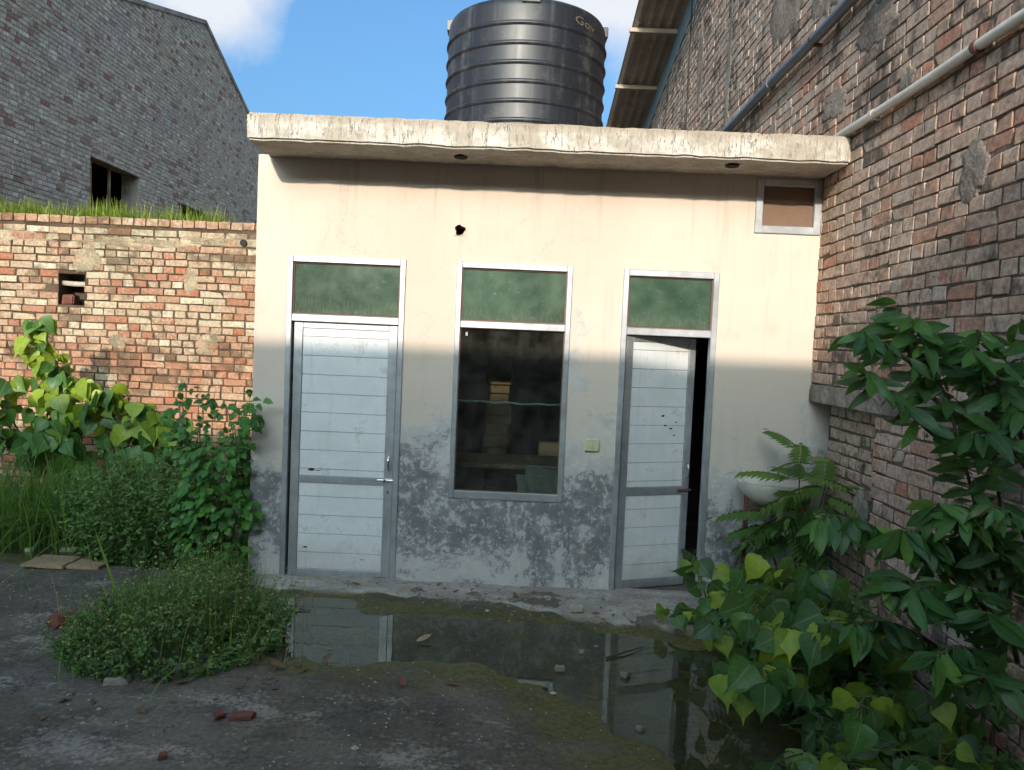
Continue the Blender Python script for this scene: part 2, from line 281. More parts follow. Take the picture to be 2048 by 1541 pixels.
def ground_mat(name, pale=False):
    t = MT(name); x, y, z = t.sepP()
    n1 = t.noise(0.9, 7, 0.62); n2 = t.noise(5, 7, 0.66, off=(3, 1, 0), sc=(0.7, 1.2, 1)); n3 = t.noise(38, 5, 0.7); n4 = t.noise(150, 3, 0.6); pa = t.noise(2.2, 8, 0.7, off=(8, 3, 0), sc=(0.55, 1.3, 1))
    if pale:
        col = t.mix(t.step(n2, 0.35, 0.7), (0.27, 0.245, 0.205), (0.43, 0.405, 0.36)); col = t.mix(t.math('MULTIPLY', t.step(pa, 0.58, 0.70), 0.6), col, (0.24, 0.15, 0.11))
    else:
        col = t.mix(t.step(n1, 0.35, 0.65), (0.085, 0.076, 0.060), (0.175, 0.155, 0.120))
        col = t.mix(t.math('MULTIPLY', t.step(n2, 0.45, 0.75), 0.75), col, (0.050, 0.047, 0.042))
        col = t.mix(t.math('MULTIPLY', t.step(t.math('ADD', pa, t.math('MULTIPLY', t.math('SUBTRACT', n3, 0.5), 0.4)), 0.53, 0.68), 0.85), col, (0.31, 0.28, 0.23))
    col = t.mix(1.0, col, t.ramp(n3, [(0.25, 0.55), (0.75, 1.35)]), 'MULTIPLY')
    cr = t.noise(1.1, 6, 0.55, off=(2, 7, 1), dist=0.7); crk = t.math('MULTIPLY', t.step(t.math('ABSOLUTE', t.math('SUBTRACT', cr, 0.5)), 0.004, 0.0), t.step(n2, 0.40, 0.50))
    col = t.mix(t.math('MULTIPLY', crk, 0.8), col, (0.025, 0.022, 0.018))
    silt = t.noise(1.5, 7, 0.65, off=(12, 5, 2)); col = t.mix(t.math('MULTIPLY', t.step(t.math('ADD', silt, t.math('MULTIPLY', t.math('SUBTRACT', n3, 0.5), 0.3)), 0.54, 0.72), 0.55), col, (0.20, 0.165, 0.12))
    grit = t.step(n4, 0.66, 0.72); col = t.mix(t.math('MULTIPLY', grit, 0.6), col, (0.28, 0.26, 0.23))
    zz = t.math('ADD', z, t.math('MULTIPLY', t.math('SUBTRACT', n2, 0.5), 0.016))
    damp = t.step(zz, 0.026, 0.002)
    moss = t.mix(t.step(n3, 0.35, 0.65), (0.050, 0.055, 0.012), (0.125, 0.120, 0.022))
    mossm = t.math('MULTIPLY', damp, t.step(t.math('ADD', n2, t.math('MULTIPLY', n3, 0.4)), 0.50, 0.74))
    col = t.mix(t.math('MULTIPLY', damp, 0.55), col, (0.040, 0.034, 0.022)); col = t.mix(t.math('MULTIPLY', mossm, 0.85), col, moss)
    rough = t.math('SUBTRACT', 0.92, t.math('MULTIPLY', damp, 0.35))
    return t.fin(col, rough, bump=t.bump(t.math('ADD', t.math('MULTIPLY', n3, 0.7), t.math('MULTIPLY', n4, 0.4)), 0.7, 0.008), spec=0.3)
M['ground'] = ground_mat('yard_ground'); M['apron'] = ground_mat('apron_concrete', True)

def tank_mat():
    t = MT('black_tank'); n = t.noise(6, 6, 0.65); s = t.noise(10, 6, 0.65, sc=(1.5, 1.5, 0.10)); f = t.noise(70, 3, 0.6)
    col = t.mix(t.math('MULTIPLY', t.step(s, 0.48, 0.74), 0.5), (0.012, 0.014, 0.020), (0.10, 0.105, 0.11))
    col = t.mix(t.math('MULTIPLY', t.step(t.math('ADD', n, t.math('MULTIPLY', f, 0.25)), 0.64, 0.88), 0.3), col, (0.17, 0.16, 0.14))
    return t.fin(col, t.math('ADD', 0.34, t.math('MULTIPLY', s, 0.24)), bump=t.bump(n, 0.08, 0.01), spec=0.55)
M['tank'] = tank_mat()

def leaf_mat(name, c0, c1, c2, vein=0.5, transl=0.35, rough=0.42):
    t = MT(name); a = t.attr('tint'); uv = t.n.new('ShaderNodeUVMap'); u, v, _ = t.sepP(uv.outputs[0])
    n = t.noise(30, 3, 0.6)
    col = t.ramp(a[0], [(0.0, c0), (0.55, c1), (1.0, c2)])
    col = t.mix(1.0, col, t.ramp(n, [(0.3, 0.8), (0.7, 1.18)]), 'MULTIPLY')
    spot = t.step(t.noise(55, 4, 0.65, off=(5, 5, 5)), 0.66, 0.72); col = t.mix(t.math('MULTIPLY', spot, 0.6), col, (0.15, 0.11, 0.03)); yel = t.step(t.noise(9, 3, 0.6, off=(2, 1, 5)), 0.62, 0.78); col = t.mix(t.math('MULTIPLY', yel, 0.45), col, (0.19, 0.20, 0.03))
    au = t.math('ABSOLUTE', u)
    rib = t.step(au, 0.07, 0.02)
    vp = t.math('ABSOLUTE', t.math('SUBTRACT', t.math('FRACT', t.math('SUBTRACT', t.math('MULTIPLY', v, 7.0), t.math('MULTIPLY', au, 1.6))), 0.5))
    sv = t.math('MULTIPLY', t.step(vp, 0.07, 0.0), 0.35)
    col = t.mix(t.math('MULTIPLY', t.math('MAXIMUM', rib, sv), vein), col, t.mix(0.55, col, (0.36, 0.42, 0.22)))
    t.put(t.b.inputs['Base Color'], col); t.b.inputs['Roughness'].default_value = rough; t.b.inputs['Specular IOR Level'].default_value = 0.4
    tl = t.n.new('ShaderNodeBsdfTranslucent'); t.l.new(t.mix(0.4, col, (0.22, 0.36, 0.02)), tl.inputs[0])
    ms = t.n.new('ShaderNodeMixShader'); ms.inputs[0].default_value = transl; t.l.new(t.b.outputs[0], ms.inputs[1]); t.l.new(tl.outputs[0], ms.inputs[2]); t.l.new(ms.outputs[0], t.out.inputs[0])
    return t.m
M['peepal'] = leaf_mat('peepal_leaf', (0.038, 0.096, 0.044), (0.077, 0.192, 0.044), (0.307, 0.42, 0.038), 0.8)
M['apple'] = leaf_mat('shrub_leaf', (0.038, 0.102, 0.038), (0.07, 0.186, 0.044), (0.166, 0.307, 0.051), 0.5)
M['bush'] = leaf_mat('bush_leaf', (0.038, 0.128, 0.033), (0.07, 0.224, 0.038), (0.141, 0.32, 0.051), 0.3)
M['pinnate'] = leaf_mat('pinnate_leaf', (0.036, 0.096, 0.028), (0.07, 0.16, 0.031), (0.179, 0.256, 0.038), 0.3)
M['weed'] = leaf_mat('weed_leaf', (0.058, 0.134, 0.044), (0.102, 0.211, 0.054), (0.205, 0.294, 0.077), 0.0, 0.3, 0.6)
M['grass'] = leaf_mat('grass_blade', (0.058, 0.147, 0.038), (0.109, 0.23, 0.046), (0.256, 0.371, 0.064), 0.0, 0.4, 0.5)
M['grass_top'] = leaf_mat('sunlit_colour_grass', (0.12, 0.20, 0.025), (0.22, 0.32, 0.035), (0.40, 0.42, 0.09), 0.0, 0.4, 0.5)  # brighter copy of the grass, sunlight put into the blade colour

# ------------------------------------------------------------------ object helpers
WLOC = {}
def put_props(o, label=None, cat=None, group=None, kind=None):
    for k, v in (('label', label), ('category', cat), ('group', group), ('kind', kind)):
        if v: o[k] = v
def wloc(p): return WLOC.get(p.name, Vector((0, 0, 0))) if p else Vector((0, 0, 0))
def empty(name, loc, label, cat, group=None):
    o = bpy.data.objects.new(name, None); COL.objects.link(o); o.location = loc; o.empty_display_size = 0.1
    WLOC[o.name] = Vector(loc); put_props(o, label, cat, group); return o
def link(name, me, parent, loc, rot=None, scale=None):
    o = bpy.data.objects.new(name, me); COL.objects.link(o)
    if parent: o.parent = parent
    o.location = Vector(loc) - wloc(parent); WLOC[o.name] = Vector(loc)
    if rot is not None: o.rotation_euler = rot
    if scale is not None: o.scale = scale
    return o
def mesh_np(name, V, F, mat, tint=None, uv=None, smooth=False):
    """V (n,3) array, F list/array of faces, all the same length or a python list"""
    me = bpy.data.meshes.new(name)
    V = np.asarray(V, dtype=np.float32)
    if isinstance(F, np.ndarray):
        k = F.shape[1]; nf = len(F)
        me.vertices.add(len(V)); me.vertices.foreach_set('co', V.ravel())
        me.loops.add(nf * k); me.loops.foreach_set('vertex_index', F.ravel().astype(np.int32))
        me.polygons.add(nf); me.polygons.foreach_set('loop_start', np.arange(0, nf * k, k, dtype=np.int32)); me.polygons.foreach_set('loop_total', np.full(nf, k, dtype=np.int32))
        me.update(calc_edges=True)
    else:
        me.from_pydata([tuple(map(float, v)) for v in V], [], [tuple(f) for f in F])
    if tint is not None:
        a = me.attributes.new('tint', 'FLOAT_COLOR', 'POINT'); t = np.ones((len(V), 4), dtype=np.float32); t[:, :3] = tint; a.data.foreach_set('color', t.ravel())
    if uv is not None:
        ul = me.uv_layers.new(name='UVMap'); li = np.zeros(len(me.loops), dtype=np.int32); me.loops.foreach_get('vertex_index', li)
        ul.data.foreach_set('uv', np.asarray(uv, dtype=np.float32)[li].ravel())
    me.polygons.foreach_set('use_smooth', np.full(len(me.polygons), bool(smooth)))
    me.materials.append(M[mat] if isinstance(mat, str) else mat)
    me.validate(); return me
def obj(name, V, F, mat, parent=None, smooth=False, tint=None, uv=None, origin=None):
    V = np.asarray(V, dtype=float); c = (V.min(0) + V.max(0)) / 2 if origin is None else np.array(origin, float)
    return link(name, mesh_np(name, V - c, F, mat, tint, uv, smooth), parent, c)
class G:
    """collects shapes for one mesh"""
    def __init__(s): s.V = []; s.F = []
    def add(s, V, F):
        o = len(s.V); s.V += [tuple(v) for v in V]; s.F += [tuple(i + o for i in f) for f in F]; return s
    def box(s, x0, x1, y0, y1, z0, z1, b=0.0):
        if b <= 0:
            V = [(x, y, z) for x in (x0, x1) for y in (y0, y1) for z in (z0, z1)]
            return s.add(V, [(0, 1, 3, 2), (4, 6, 7, 5), (0, 4, 5, 1), (2, 3, 7, 6), (0, 2, 6, 4), (1, 5, 7, 3)])
        import bmesh
        bm = bmesh.new(); bmesh.ops.create_cube(bm, size=1)
        for v in bm.verts: v.co = (x0 + (v.co.x + .5) * (x1 - x0), y0 + (v.co.y + .5) * (y1 - y0), z0 + (v.co.z + .5) * (z1 - z0))
        bmesh.ops.bevel(bm, geom=bm.edges[:], offset=b, segments=1, affect='EDGES')
        bm.verts.ensure_lookup_table(); bm.verts.index_update()
        V = [tuple(v.co) for v in bm.verts]; F = [[v.index for v in f.verts] for f in bm.faces]; bm.free(); return s.add(V, F)
    def tube(s, pts, r, n=8, cap=True):
        pts = [Vector(p) for p in pts]; rs = r if isinstance(r, (list, tuple)) else [r] * len(pts)
        o = len(s.V); ref = Vector((0.31, 0.2, 0.93)).normalized()
        for i, p in enumerate(pts):
            d = (pts[min(i + 1, len(pts) - 1)] - pts[max(i - 1, 0)]).normalized()
            a = d.cross(ref)
            if a.length < 1e-3: a = d.cross(Vector((1, 0, 0)))
            a.normalize(); b = d.cross(a).normalized()
            for k in range(n):
                w = 2 * math.pi * k / n; s.V.append(tuple(p + (a * math.cos(w) + b * math.sin(w)) * rs[i]))
        for i in range(len(pts) - 1):
            for k in range(n):
                s.F.append((o + i * n + k, o + i * n + (k + 1) % n, o + (i + 1) * n + (k + 1) % n, o + (i + 1) * n + k))
        if cap: s.F.append(tuple(o + k for k in range(n))[::-1]); s.F.append(tuple(o + (len(pts) - 1) * n + k for k in range(n)))
        return s
    def lathe(s, prof, c, n=64, cap=True):
        o = len(s.V)
        for r, z in prof:
            for k in range(n): w = 2 * math.pi * k / n; s.V.append((c[0] + r * math.cos(w), c[1] + r * math.sin(w), z))
        for i in range(len(prof) - 1):
            for k in range(n): s.F.append((o + i * n + k, o + i * n + (k + 1) % n, o + (i + 1) * n + (k + 1) % n, o + (i + 1) * n + k))
        if cap: s.F.append(tuple(o + k for k in range(n))[::-1]); s.F.append(tuple(o + (len(prof) - 1) * n + k for k in range(n)))
        return s
    def prism(s, poly, axis, a, b):
        n = len(poly)
        def mk(p, t): return (t, p[0], p[1]) if axis == 'x' else ((p[0], t, p[1]) if axis == 'y' else (p[0], p[1], t))
        V = [mk(p, a) for p in poly] + [mk(p, b) for p in poly]
        return s.add(V, [tuple(range(n)), tuple(range(2 * n - 1, n - 1, -1))] + [(i, i + n, (i + 1) % n + n, (i + 1) % n) for i in range(n)])
    def make(s, name, mat, parent=None, smooth=False, origin=None): return obj(name, np.array(s.V), s.F, mat, parent, smooth, origin=origin)
def fix_normals(o):
    import bmesh
    bm = bmesh.new(); bm.from_mesh(o.data); bmesh.ops.recalc_face_normals(bm, faces=bm.faces[:]); bm.to_mesh(o.data); bm.free(); return o
def rough_box(x0, x1, y0, y1, z0, z1, seg, amp, freq, seed=0.0, bevel=0.015, mat='stone', name='stone', parent=None):
    import bmesh
    bm = bmesh.new(); bmesh.ops.create_cube(bm, size=1)
    for v in bm.verts: v.co = (x0 + (v.co.x + .5) * (x1 - x0), y0 + (v.co.y + .5) * (y1 - y0), z0 + (v.co.z + .5) * (z1 - z0))
    bmesh.ops.bevel(bm, geom=bm.edges[:], offset=bevel, segments=2, affect='EDGES')
    for ax, (a, b) in enumerate(((x0, x1), (y0, y1), (z0, z1))):
        k = max(1, int((b - a) / seg))
        for i in range(1, k):
            p = [0, 0, 0]; p[ax] = a + (b - a) * i / k; nn = [0, 0, 0]; nn[ax] = 1
            bmesh.ops.bisect_plane(bm, geom=bm.verts[:] + bm.edges[:] + bm.faces[:], plane_co=p, plane_no=nn)
    for v in bm.verts:
        q = v.co * freq + Vector((seed, seed * 1.7, seed * 0.3))
        v.co += Vector((mnoise.noise(q), mnoise.noise(q + Vector((9, 3, 1))), mnoise.noise(q + Vector((2, 8, 5))))) * amp
    bm.verts.index_update()
    V = np.array([tuple(v.co) for v in bm.verts]); F = [[v.index for v in f.verts] for f in bm.faces]; bm.free()
    return obj(name, V, F, mat, parent)
def cells_wall(name, xs, zs, openings, y0, y1, mat, parent, amp=0.0, step=0.12, axis='y'):
    """a wall x by z, front y0, back y1, with rectangular openings cut right through"""
    cx, cz = set(xs), set(zs)
    for a, b, c, d in openings: cx |= {a, b}; cz |= {c, d}
    def fill(s):
        s = sorted(s); out = []
        for a, b in zip(s[:-1], s[1:]):
            k = max(1, int(round((b - a) / step))); out += [a + (b - a) * i / k for i in range(k)]
        return out + [s[-1]]
    cx, cz = fill(cx), fill(cz); nx, nz = len(cx), len(cz)
    solid = [[not any(a < (cx[i] + cx[i + 1]) / 2 < b and c < (cz[j] + cz[j + 1]) / 2 < d for a, b, c, d in openings) for j in range(nz - 1)] for i in range(nx - 1)]
    V = []
    for layer, yy in enumerate((y0, y1)):
        for i in range(nx):
            for j in range(nz):
                d = mnoise.noise(Vector((cx[i] * 2.3, cz[j] * 2.3, 3.1))) * amp + mnoise.noise(Vector((cx[i] * 7, cz[j] * 7, 9.1))) * amp * 0.4 if layer == 0 else 0
                V.append((cx[i], yy + d, cz[j]))
    I = lambda l, i, j: l * nx * nz + i * nz + j
    F = []
    ok = lambda i, j: 0 <= i < nx - 1 and 0 <= j < nz - 1 and solid[i][j]
    for i in range(nx - 1):
        for j in range(nz - 1):
            if not solid[i][j]: continue
            F.append((I(0, i, j), I(0, i + 1, j), I(0, i + 1, j + 1), I(0, i, j + 1)))
            F.append((I(1, i, j), I(1, i, j + 1), I(1, i + 1, j + 1), I(1, i + 1, j)))
            if not ok(i - 1, j): F.append((I(0, i, j), I(0, i, j + 1), I(1, i, j + 1), I(1, i, j)))
            if not ok(i + 1, j): F.append((I(0, i + 1, j), I(1, i + 1, j), I(1, i + 1, j + 1), I(0, i + 1, j + 1)))
            if not ok(i, j - 1): F.append((I(0, i, j), I(1, i, j), I(1, i + 1, j), I(0, i + 1, j)))
            if not ok(i, j + 1): F.append((I(0, i, j + 1), I(0, i + 1, j + 1), I(1, i + 1, j + 1), I(1, i, j + 1)))
    V = np.array(V)
    if axis == 'x+': V = np.stack([-V[:, 1], V[:, 0], V[:, 2]], 1)      # faces +X: u -> Y, front at x = -y0
    return obj(name, V, F, mat, parent)
# ------------------------------------------------------------------ brickwork
def brick_template(L, H, D, rng):
    """box with a chipped, chamfered front at local -y; 9 quads"""
    c = 0.0035; e = 0.0035
    o = np.array([(-L / 2, D, -H / 2), (L / 2, D, -H / 2), (L / 2, D, H / 2), (-L / 2, D, H / 2),
                  (-L / 2, e, -H / 2), (L / 2, e, -H / 2), (L / 2, e, H / 2), (-L / 2, e, H / 2),
                  (-L / 2 + c, 0, -H / 2 + c), (L / 2 - c, 0, -H / 2 + c), (L / 2 - c, 0, H / 2 - c), (-L / 2 + c, 0, H / 2 - c)])
    o[4:8, 0] += rng.uniform(-.004, .004, 4); o[4:8, 2] += rng.uniform(-.0035, .0035, 4); o[4:8, 1] += rng.uniform(-.0005, .002, 4)
    o[8:, 0] += rng.uniform(-.004, .004, 4); o[8:, 2] += rng.uniform(-.0035, .0035, 4); o[8:, 1] += rng.uniform(-.0012, .0016, 4)
    if rng.random() < 0.22:                       # a broken corner
        k = rng.integers(0, 4); o[8 + k] += (np.array([0, 0, 0]) - o[8 + k]) * np.array([0.25, 0, 0.35]); o[8 + k, 1] += 0.004; o[4 + k, 1] += 0.012
    return o
BF = np.array([(8, 9, 10, 11), (4, 5, 9, 8), (5, 6, 10, 9), (6, 7, 11, 10), (7, 4, 8, 11), (0, 1, 5, 4), (1, 2, 6, 5), (2, 3, 7, 6), (3, 0, 4, 7)])
def brick_wall(parent, mat, u0, u1, z0, z1, to_world, rotz, keep, clip=(), proud=0.012, ch=0.0835, seed=1, singles=300, seen=None, name='brick', palette=None, ragged=0.003, grow=1.0, bh=0.0690):
    """courses of headers and stretchers; the `singles` bricks that show largest become objects of their own, the rest one part"""
    rng = np.random.default_rng(seed); nvar = 26
    tints = [(rng.random() if palette is None else palette(rng), rng.random(), rng.random()) for _ in range(nvar)]
    tpl = {k: [brick_template(L * (1 + (grow - 1) * .3), bh * grow, 0.05, rng) for _ in range(nvar)] for k, L in (('S', 0.225), ('H', 0.106))}
    data = {}
    rows = int((z1 - z0) / ch); items = []
    for r in range(rows):
        kind = 'SH'[r % 2] if rng.random() < 0.9 else rng.choice(['S', 'H'])
        L = 0.2285 if kind == 'S' else 0.110
        u = u0 - rng.uniform(0, L); zc = z0 + (r + 0.5) * ch
        while u < u1:
            k = kind
            if rng.random() < 0.06: k = 'H' if kind == 'S' else 'S'
            l = 0.2285 if k == 'S' else 0.110
            a, b = max(u, u0), min(u + l, u1); u += l + rng.uniform(0.006, 0.018)
            if b - a < 0.03: continue
            for ca, cb, cz0, cz1 in clip:
                if cz0 < zc < cz1 and a < cb and b > ca:
                    if a < ca and ca - a > 0.04: b = ca
                    elif b > cb and b - cb > 0.04: a = cb
                    else: a = b
            if b - a < 0.03 or not keep((a + b) / 2, zc): continue
            items.append((k, (a + b) / 2, zc + rng.uniform(-.004, .004) + 0.0015 * math.sin(u * 3), (b - a) / l, rng.integers(0, nvar), -proud + rng.uniform(-ragged, ragged), rng.uniform(-0.018, 0.018)))
    def size(it):
        w = to_world(it[1], it[2], it[5])
        if seen is not None and not seen(w): return 0
        p = project(w)
        if p is None or not (-10 < p[0] < 2058 and -10 < p[1] < 1551): return 0
        e = project(to_world(it[1] + 0.05, it[2], it[5])); 
        if e is None: return 0
        return abs(e[0] - p[0]) * (1540 / p[2]) * (2.2 if it[0] == 'S' else 1.1)
    order = sorted(range(len(items)), key=lambda i: -size(items[i]))
    single = set(order[:singles])
    cr, sr = math.cos(rotz), math.sin(rotz); R = np.array([[cr, -sr, 0], [sr, cr, 0], [0, 0, 1]])
    Vs, Fs, Ts = [], [], []; off = 0
    for i, (k, uc, zc, s, v, dy, tw) in enumerate(items):
        w = to_world(uc, zc, dy)
        if i in single:
            key = (k, int(v))
            if key not in data: data[key] = mesh_np('brick', tpl[k][v], BF, mat, tints[v])
            link(name, data[key], parent, w, (0, tw, rotz), (s, 1, 1))
        else:
            V = tpl[k][v] * np.array([s, 1, 1]); ct, st_ = math.cos(tw), math.sin(tw)
            V = np.stack([V[:, 0] * ct + V[:, 2] * st_, V[:, 1], -V[:, 0] * st_ + V[:, 2] * ct], 1)
            Vs.append(V @ R.T + np.array(w)); Fs.append(BF + off); off += 12; Ts.append(np.tile(tints[v], (12, 1)))
    if Vs:
        o = obj('brickwork', np.concatenate(Vs), np.concatenate(Fs), mat, parent, tint=np.concatenate(Ts)); o['kind'] = 'stuff'
    return len(items)
def blob_patch(name, center, ru, rv, to_world, mat, parent, thick=0.012, seed=0, n=64):
    """a smear of mortar over the brick face: ragged outline, uneven thickness, brick edges showing through"""
    rng = np.random.default_rng(seed); sd_ = float(rng.uniform(0, 50))
    rings = (0.12, 0.28, 0.45, 0.62, 0.78, 0.90, 1.0); V = [to_world(center[0], center[1], -thick - 0.004)]
    for i, f in enumerate(rings):
        for k in range(n):
            w = 2 * math.pi * k / n
            q = 1 + 0.42 * mnoise.fractal(Vector((math.cos(w) * 1.4 + sd_, math.sin(w) * 1.4, 0.3)), 0.8, 2.2, 5)
            u, v = center[0] + ru * f * q * math.cos(w), center[1] + rv * f * q * math.sin(w)
            th = thick + 0.005 * mnoise.noise(Vector((u * 22, v * 22, sd_))) + 0.003 * mnoise.noise(Vector((u * 60, v * 60, sd_)))
            if f > .95: th = -0.012
            elif f > .85: th *= .7
            V.append(to_world(u, v, -th - 0.004))
    F = [(0, 1 + k, 1 + (k + 1) % n) for k in range(n)]
    for r in range(len(rings) - 1):
        F += [(1 + r * n + k, 1 + (r + 1) * n + k, 1 + (r + 1) * n + (k + 1) % n, 1 + r * n + (k + 1) % n) for k in range(n)]
    return fix_normals(obj(name, np.array(V), F, mat, parent, smooth=True))

# ================================================================== THE GROUND
PUD = [(-1.66, 4.97), (-1.05, 5.0), (-.54, 4.92), (-.05, 4.88), (.23, 4.76), (.56, 4.60), (.98, 4.57), (1.35, 4.47), (1.75, 4.45), (1.85, 4.0), (1.8, 3.2), (1.6, 2.5), (.85, 2.45), (.72, 3.05), (.62, 3.35), (.42, 3.62), (.10, 3.84), (-.25, 4.0), (-.84, 4.05), (-1.25, 4.12), (-1.6, 4.4), (-1.78, 4.7)]
PUD2 = [(-4.3, 5.75), (-3.6, 5.62), (-3.0, 5.66), (-2.6, 5.7), (-2.4, 6.0), (-3.2, 6.15), (-4.2, 6.1)]
def sdist(poly, X, Y):
    P = np.array(poly); Q = np.roll(P, -1, 0); inside = np.zeros(X.shape, bool); best = np.full(X.shape, 1e9)
    for (x1, y1), (x2, y2) in zip(P, Q):
        dx, dy = x2 - x1, y2 - y1; t = np.clip(((X - x1) * dx + (Y - y1) * dy) / (dx * dx + dy * dy), 0, 1)
        best = np.minimum(best, np.hypot(X - x1 - t * dx, Y - y1 - t * dy))
        c = (y1 > Y) != (y2 > Y); xi = x1 + (Y - y1) / (dy if abs(dy) > 1e-9 else 1e-9) * dx; inside ^= c & (X < xi)
    return np.where(inside, -best, best)
gx = np.concatenate([[-90, -40, -20, -12, -9, -7.5], np.arange(-6.5, 2.61, 0.045), [3.2, 4, 6, 12, 30, 90]])
gy = np.concatenate([[-90, -40, -20, -10, -6, -3, -1, 0.3, 1.2], np.arange(1.9, 6.6, 0.045), [7, 7.6, 8.5, 11, 16, 30, 60, 120]])
GX, GY = np.meshgrid(gx, gy, indexing='ij')
sd = np.minimum(sdist(PUD, GX, GY), sdist(PUD2, GX, GY))
nz = np.array([[mnoise.fractal(Vector((x * 1.3, y * 1.3, 0.7)), 0.9, 2.1, 5) for y in gy] for x in gx])
nzf = np.array([[mnoise.noise(Vector((x * 6, y * 6, 3.7))) for y in gy] for x in gx])
near = (np.abs(GX) < 7) & (GY > 1) & (GY < 7)
nzg = np.array([[mnoise.noise(Vector((x * 14, y * 14, 8.1))) for y in gy] for x in gx])
GZ = np.clip((sd + 0.16 * nz + 0.05 * nzf) * 0.07, -0.013, 0.024) + np.where(near, nz * 0.005 + nzf * 0.0045 + nzg * 0.003, 0)
def ground_z(x, y):
    i = int(np.clip(np.searchsorted(gx, x), 1, len(gx) - 1)); j = int(np.clip(np.searchsorted(gy, y), 1, len(gy) - 1))
    return float(max(GZ[i, j], GZ[i - 1, j - 1], GZ[i - 1, j], GZ[i, j - 1]))
nX, nY = len(gx), len(gy); idx = np.arange(nX * nY).reshape(nX, nY)
F = np.stack([idx[:-1, :-1], idx[1:, :-1], idx[1:, 1:], idx[:-1, 1:]], -1).reshape(-1, 4)
g = obj('ground', np.stack([GX, GY, GZ], -1).reshape(-1, 3), F, 'ground', smooth=True, origin=(0, 0, 0)); g['kind'] = 'structure'
for nm, poly in (('puddle', [(-2.0, 2.2), (1.98, 2.2), (1.98, 4.75), (0.4, 5.02), (-2.0, 5.06)]), ('puddle', [(-4.5, 5.4), (-2.2, 5.4), (-2.2, 6.3), (-4.5, 6.3)])):
    w_ = obj(nm, np.array([(a, b, 0.0) for a, b in poly]), [tuple(range(len(poly)))], 'water'); w_['kind'] = 'structure'
# concrete apron along the foot of the house
edge = [(-2.05, 5.26), (-1.6, 5.10), (-1.05, 5.12), (-.6, 5.04), (-.05, 5.0), (.23, 4.87), (.56, 4.70), (.95, 4.65), (1.3, 4.56), (1.7, 4.60), (2.2, 4.6)]
ex, ey = zip(*edge); AX = np.arange(-2.05, 2.2, 0.04); rows = 14; V = []
for x in AX:
    fe = np.interp(x, ex, ey) + 0.05 * mnoise.noise(Vector((x * 5, 1, 2))) + 0.02 * mnoise.noise(Vector((x * 17, 4, 2)))
    for r in range(rows + 1):
        f = r / rows; y = 5.45 + (fe - 5.45) * f
        z = 0.032 - 0.010 * f + 0.004 * mnoise.noise(Vector((x * 6, y * 6, 1))) + 0.003 * mnoise.noise(Vector((x * 21, y * 21, 5)))
        if r == rows: z = -0.03; y -= 0.03
        elif r == rows - 1: z -= 0.012
        V.append((x, y, z))
F = [(i * (rows + 1) + r, i * (rows + 1) + r + 1, (i + 1) * (rows + 1) + r + 1, (i + 1) * (rows + 1) + r) for i in range(len(AX) - 1) for r in range(rows)]
a_ = obj('concrete_apron', np.array(V), F, 'apron', smooth=True); a_['kind'] = 'structure'

# ================================================================== THE HOUSE
FY = 5.40
house = empty('utility_house', (0.09, FY, 0), 'low cream plastered house with flat concrete roof, two white doors and a tall window', 'house')
DOOR1, WIN, DOOR2, VENT = (-1.645, -0.817, 0.012, 2.300), (-0.461, 0.346, 0.640, 2.303), (0.700, 1.365, 0.012, 2.300), (1.585, 2.040, 2.585, 2.960)
HOLE = (-0.49, -0.414, 2.482, 2.558)
cells_wall('wall', [-1.87, 2.215], [-0.04, 2.985], [DOOR1, WIN, DOOR2, VENT, HOLE], FY, FY + 0.2, 'plaster', house, amp=0.006, step=0.10)
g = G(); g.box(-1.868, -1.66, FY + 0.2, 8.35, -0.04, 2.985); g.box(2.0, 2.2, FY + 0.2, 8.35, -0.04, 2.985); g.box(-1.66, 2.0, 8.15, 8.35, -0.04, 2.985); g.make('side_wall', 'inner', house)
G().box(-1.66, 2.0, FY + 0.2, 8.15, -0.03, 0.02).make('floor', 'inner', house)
rough_box(-1.80, 2.042, 4.955, 8.5, 2.972, 3.145, 0.055, 0.008, 11.0, 2.0, 0.014, 'slab', 'roof_slab', house)
# round pipe hole broken through the plaster
V, F = [], []; n = 16
for lay, (rr, yy) in enumerate(((0.05, FY - 0.004), (0.036, FY - 0.006), (0.030, FY + 0.02), (0.026, FY + 0.09))):
    for k in range(n):
        w = 2 * math.pi * k / n; q = rr * (1 + 0.13 * math.sin(3 * w + 1) + 0.10 * math.sin(5 * w)) if lay else rr
        cx, cz = math.cos(w), math.sin(w)
        if lay == 0: mx = max(abs(cx), abs(cz)); cx, cz, q = cx / mx, cz / mx, 0.0385
        V.append((-0.452 + q * cx, yy, 2.52 + q * cz))
F = [(l * n + k, l * n + (k + 1) % n, (l + 1) * n + (k + 1) % n, (l + 1) * n + k) for l in range(3) for k in range(n)]
hole = obj('pipe_hole', np.array(V), F, 'plaster', house)
hole.data.materials.append(M['redbrick'])
for i, p in enumerate(hole.data.polygons): p.material_index = 1 if i >= n else 0
for hx, hy in ((-0.445, 5.165), (1.33, 5.10)):
    g = G(); g.lathe([(0.030, 2.9725), (0.046, 2.966), (0.042, 2.958), (0.030, 2.960), (0.026, 2.975)], (hx, hy), 20, cap=False); g.add([(hx + 0.029 * math.cos(k * .628), hy + 0.029 * math.sin(k * .628), 2.9615) for k in range(10)], [tuple(range(10))[::-1]])
    g.make('hook_box', 'dark', house)

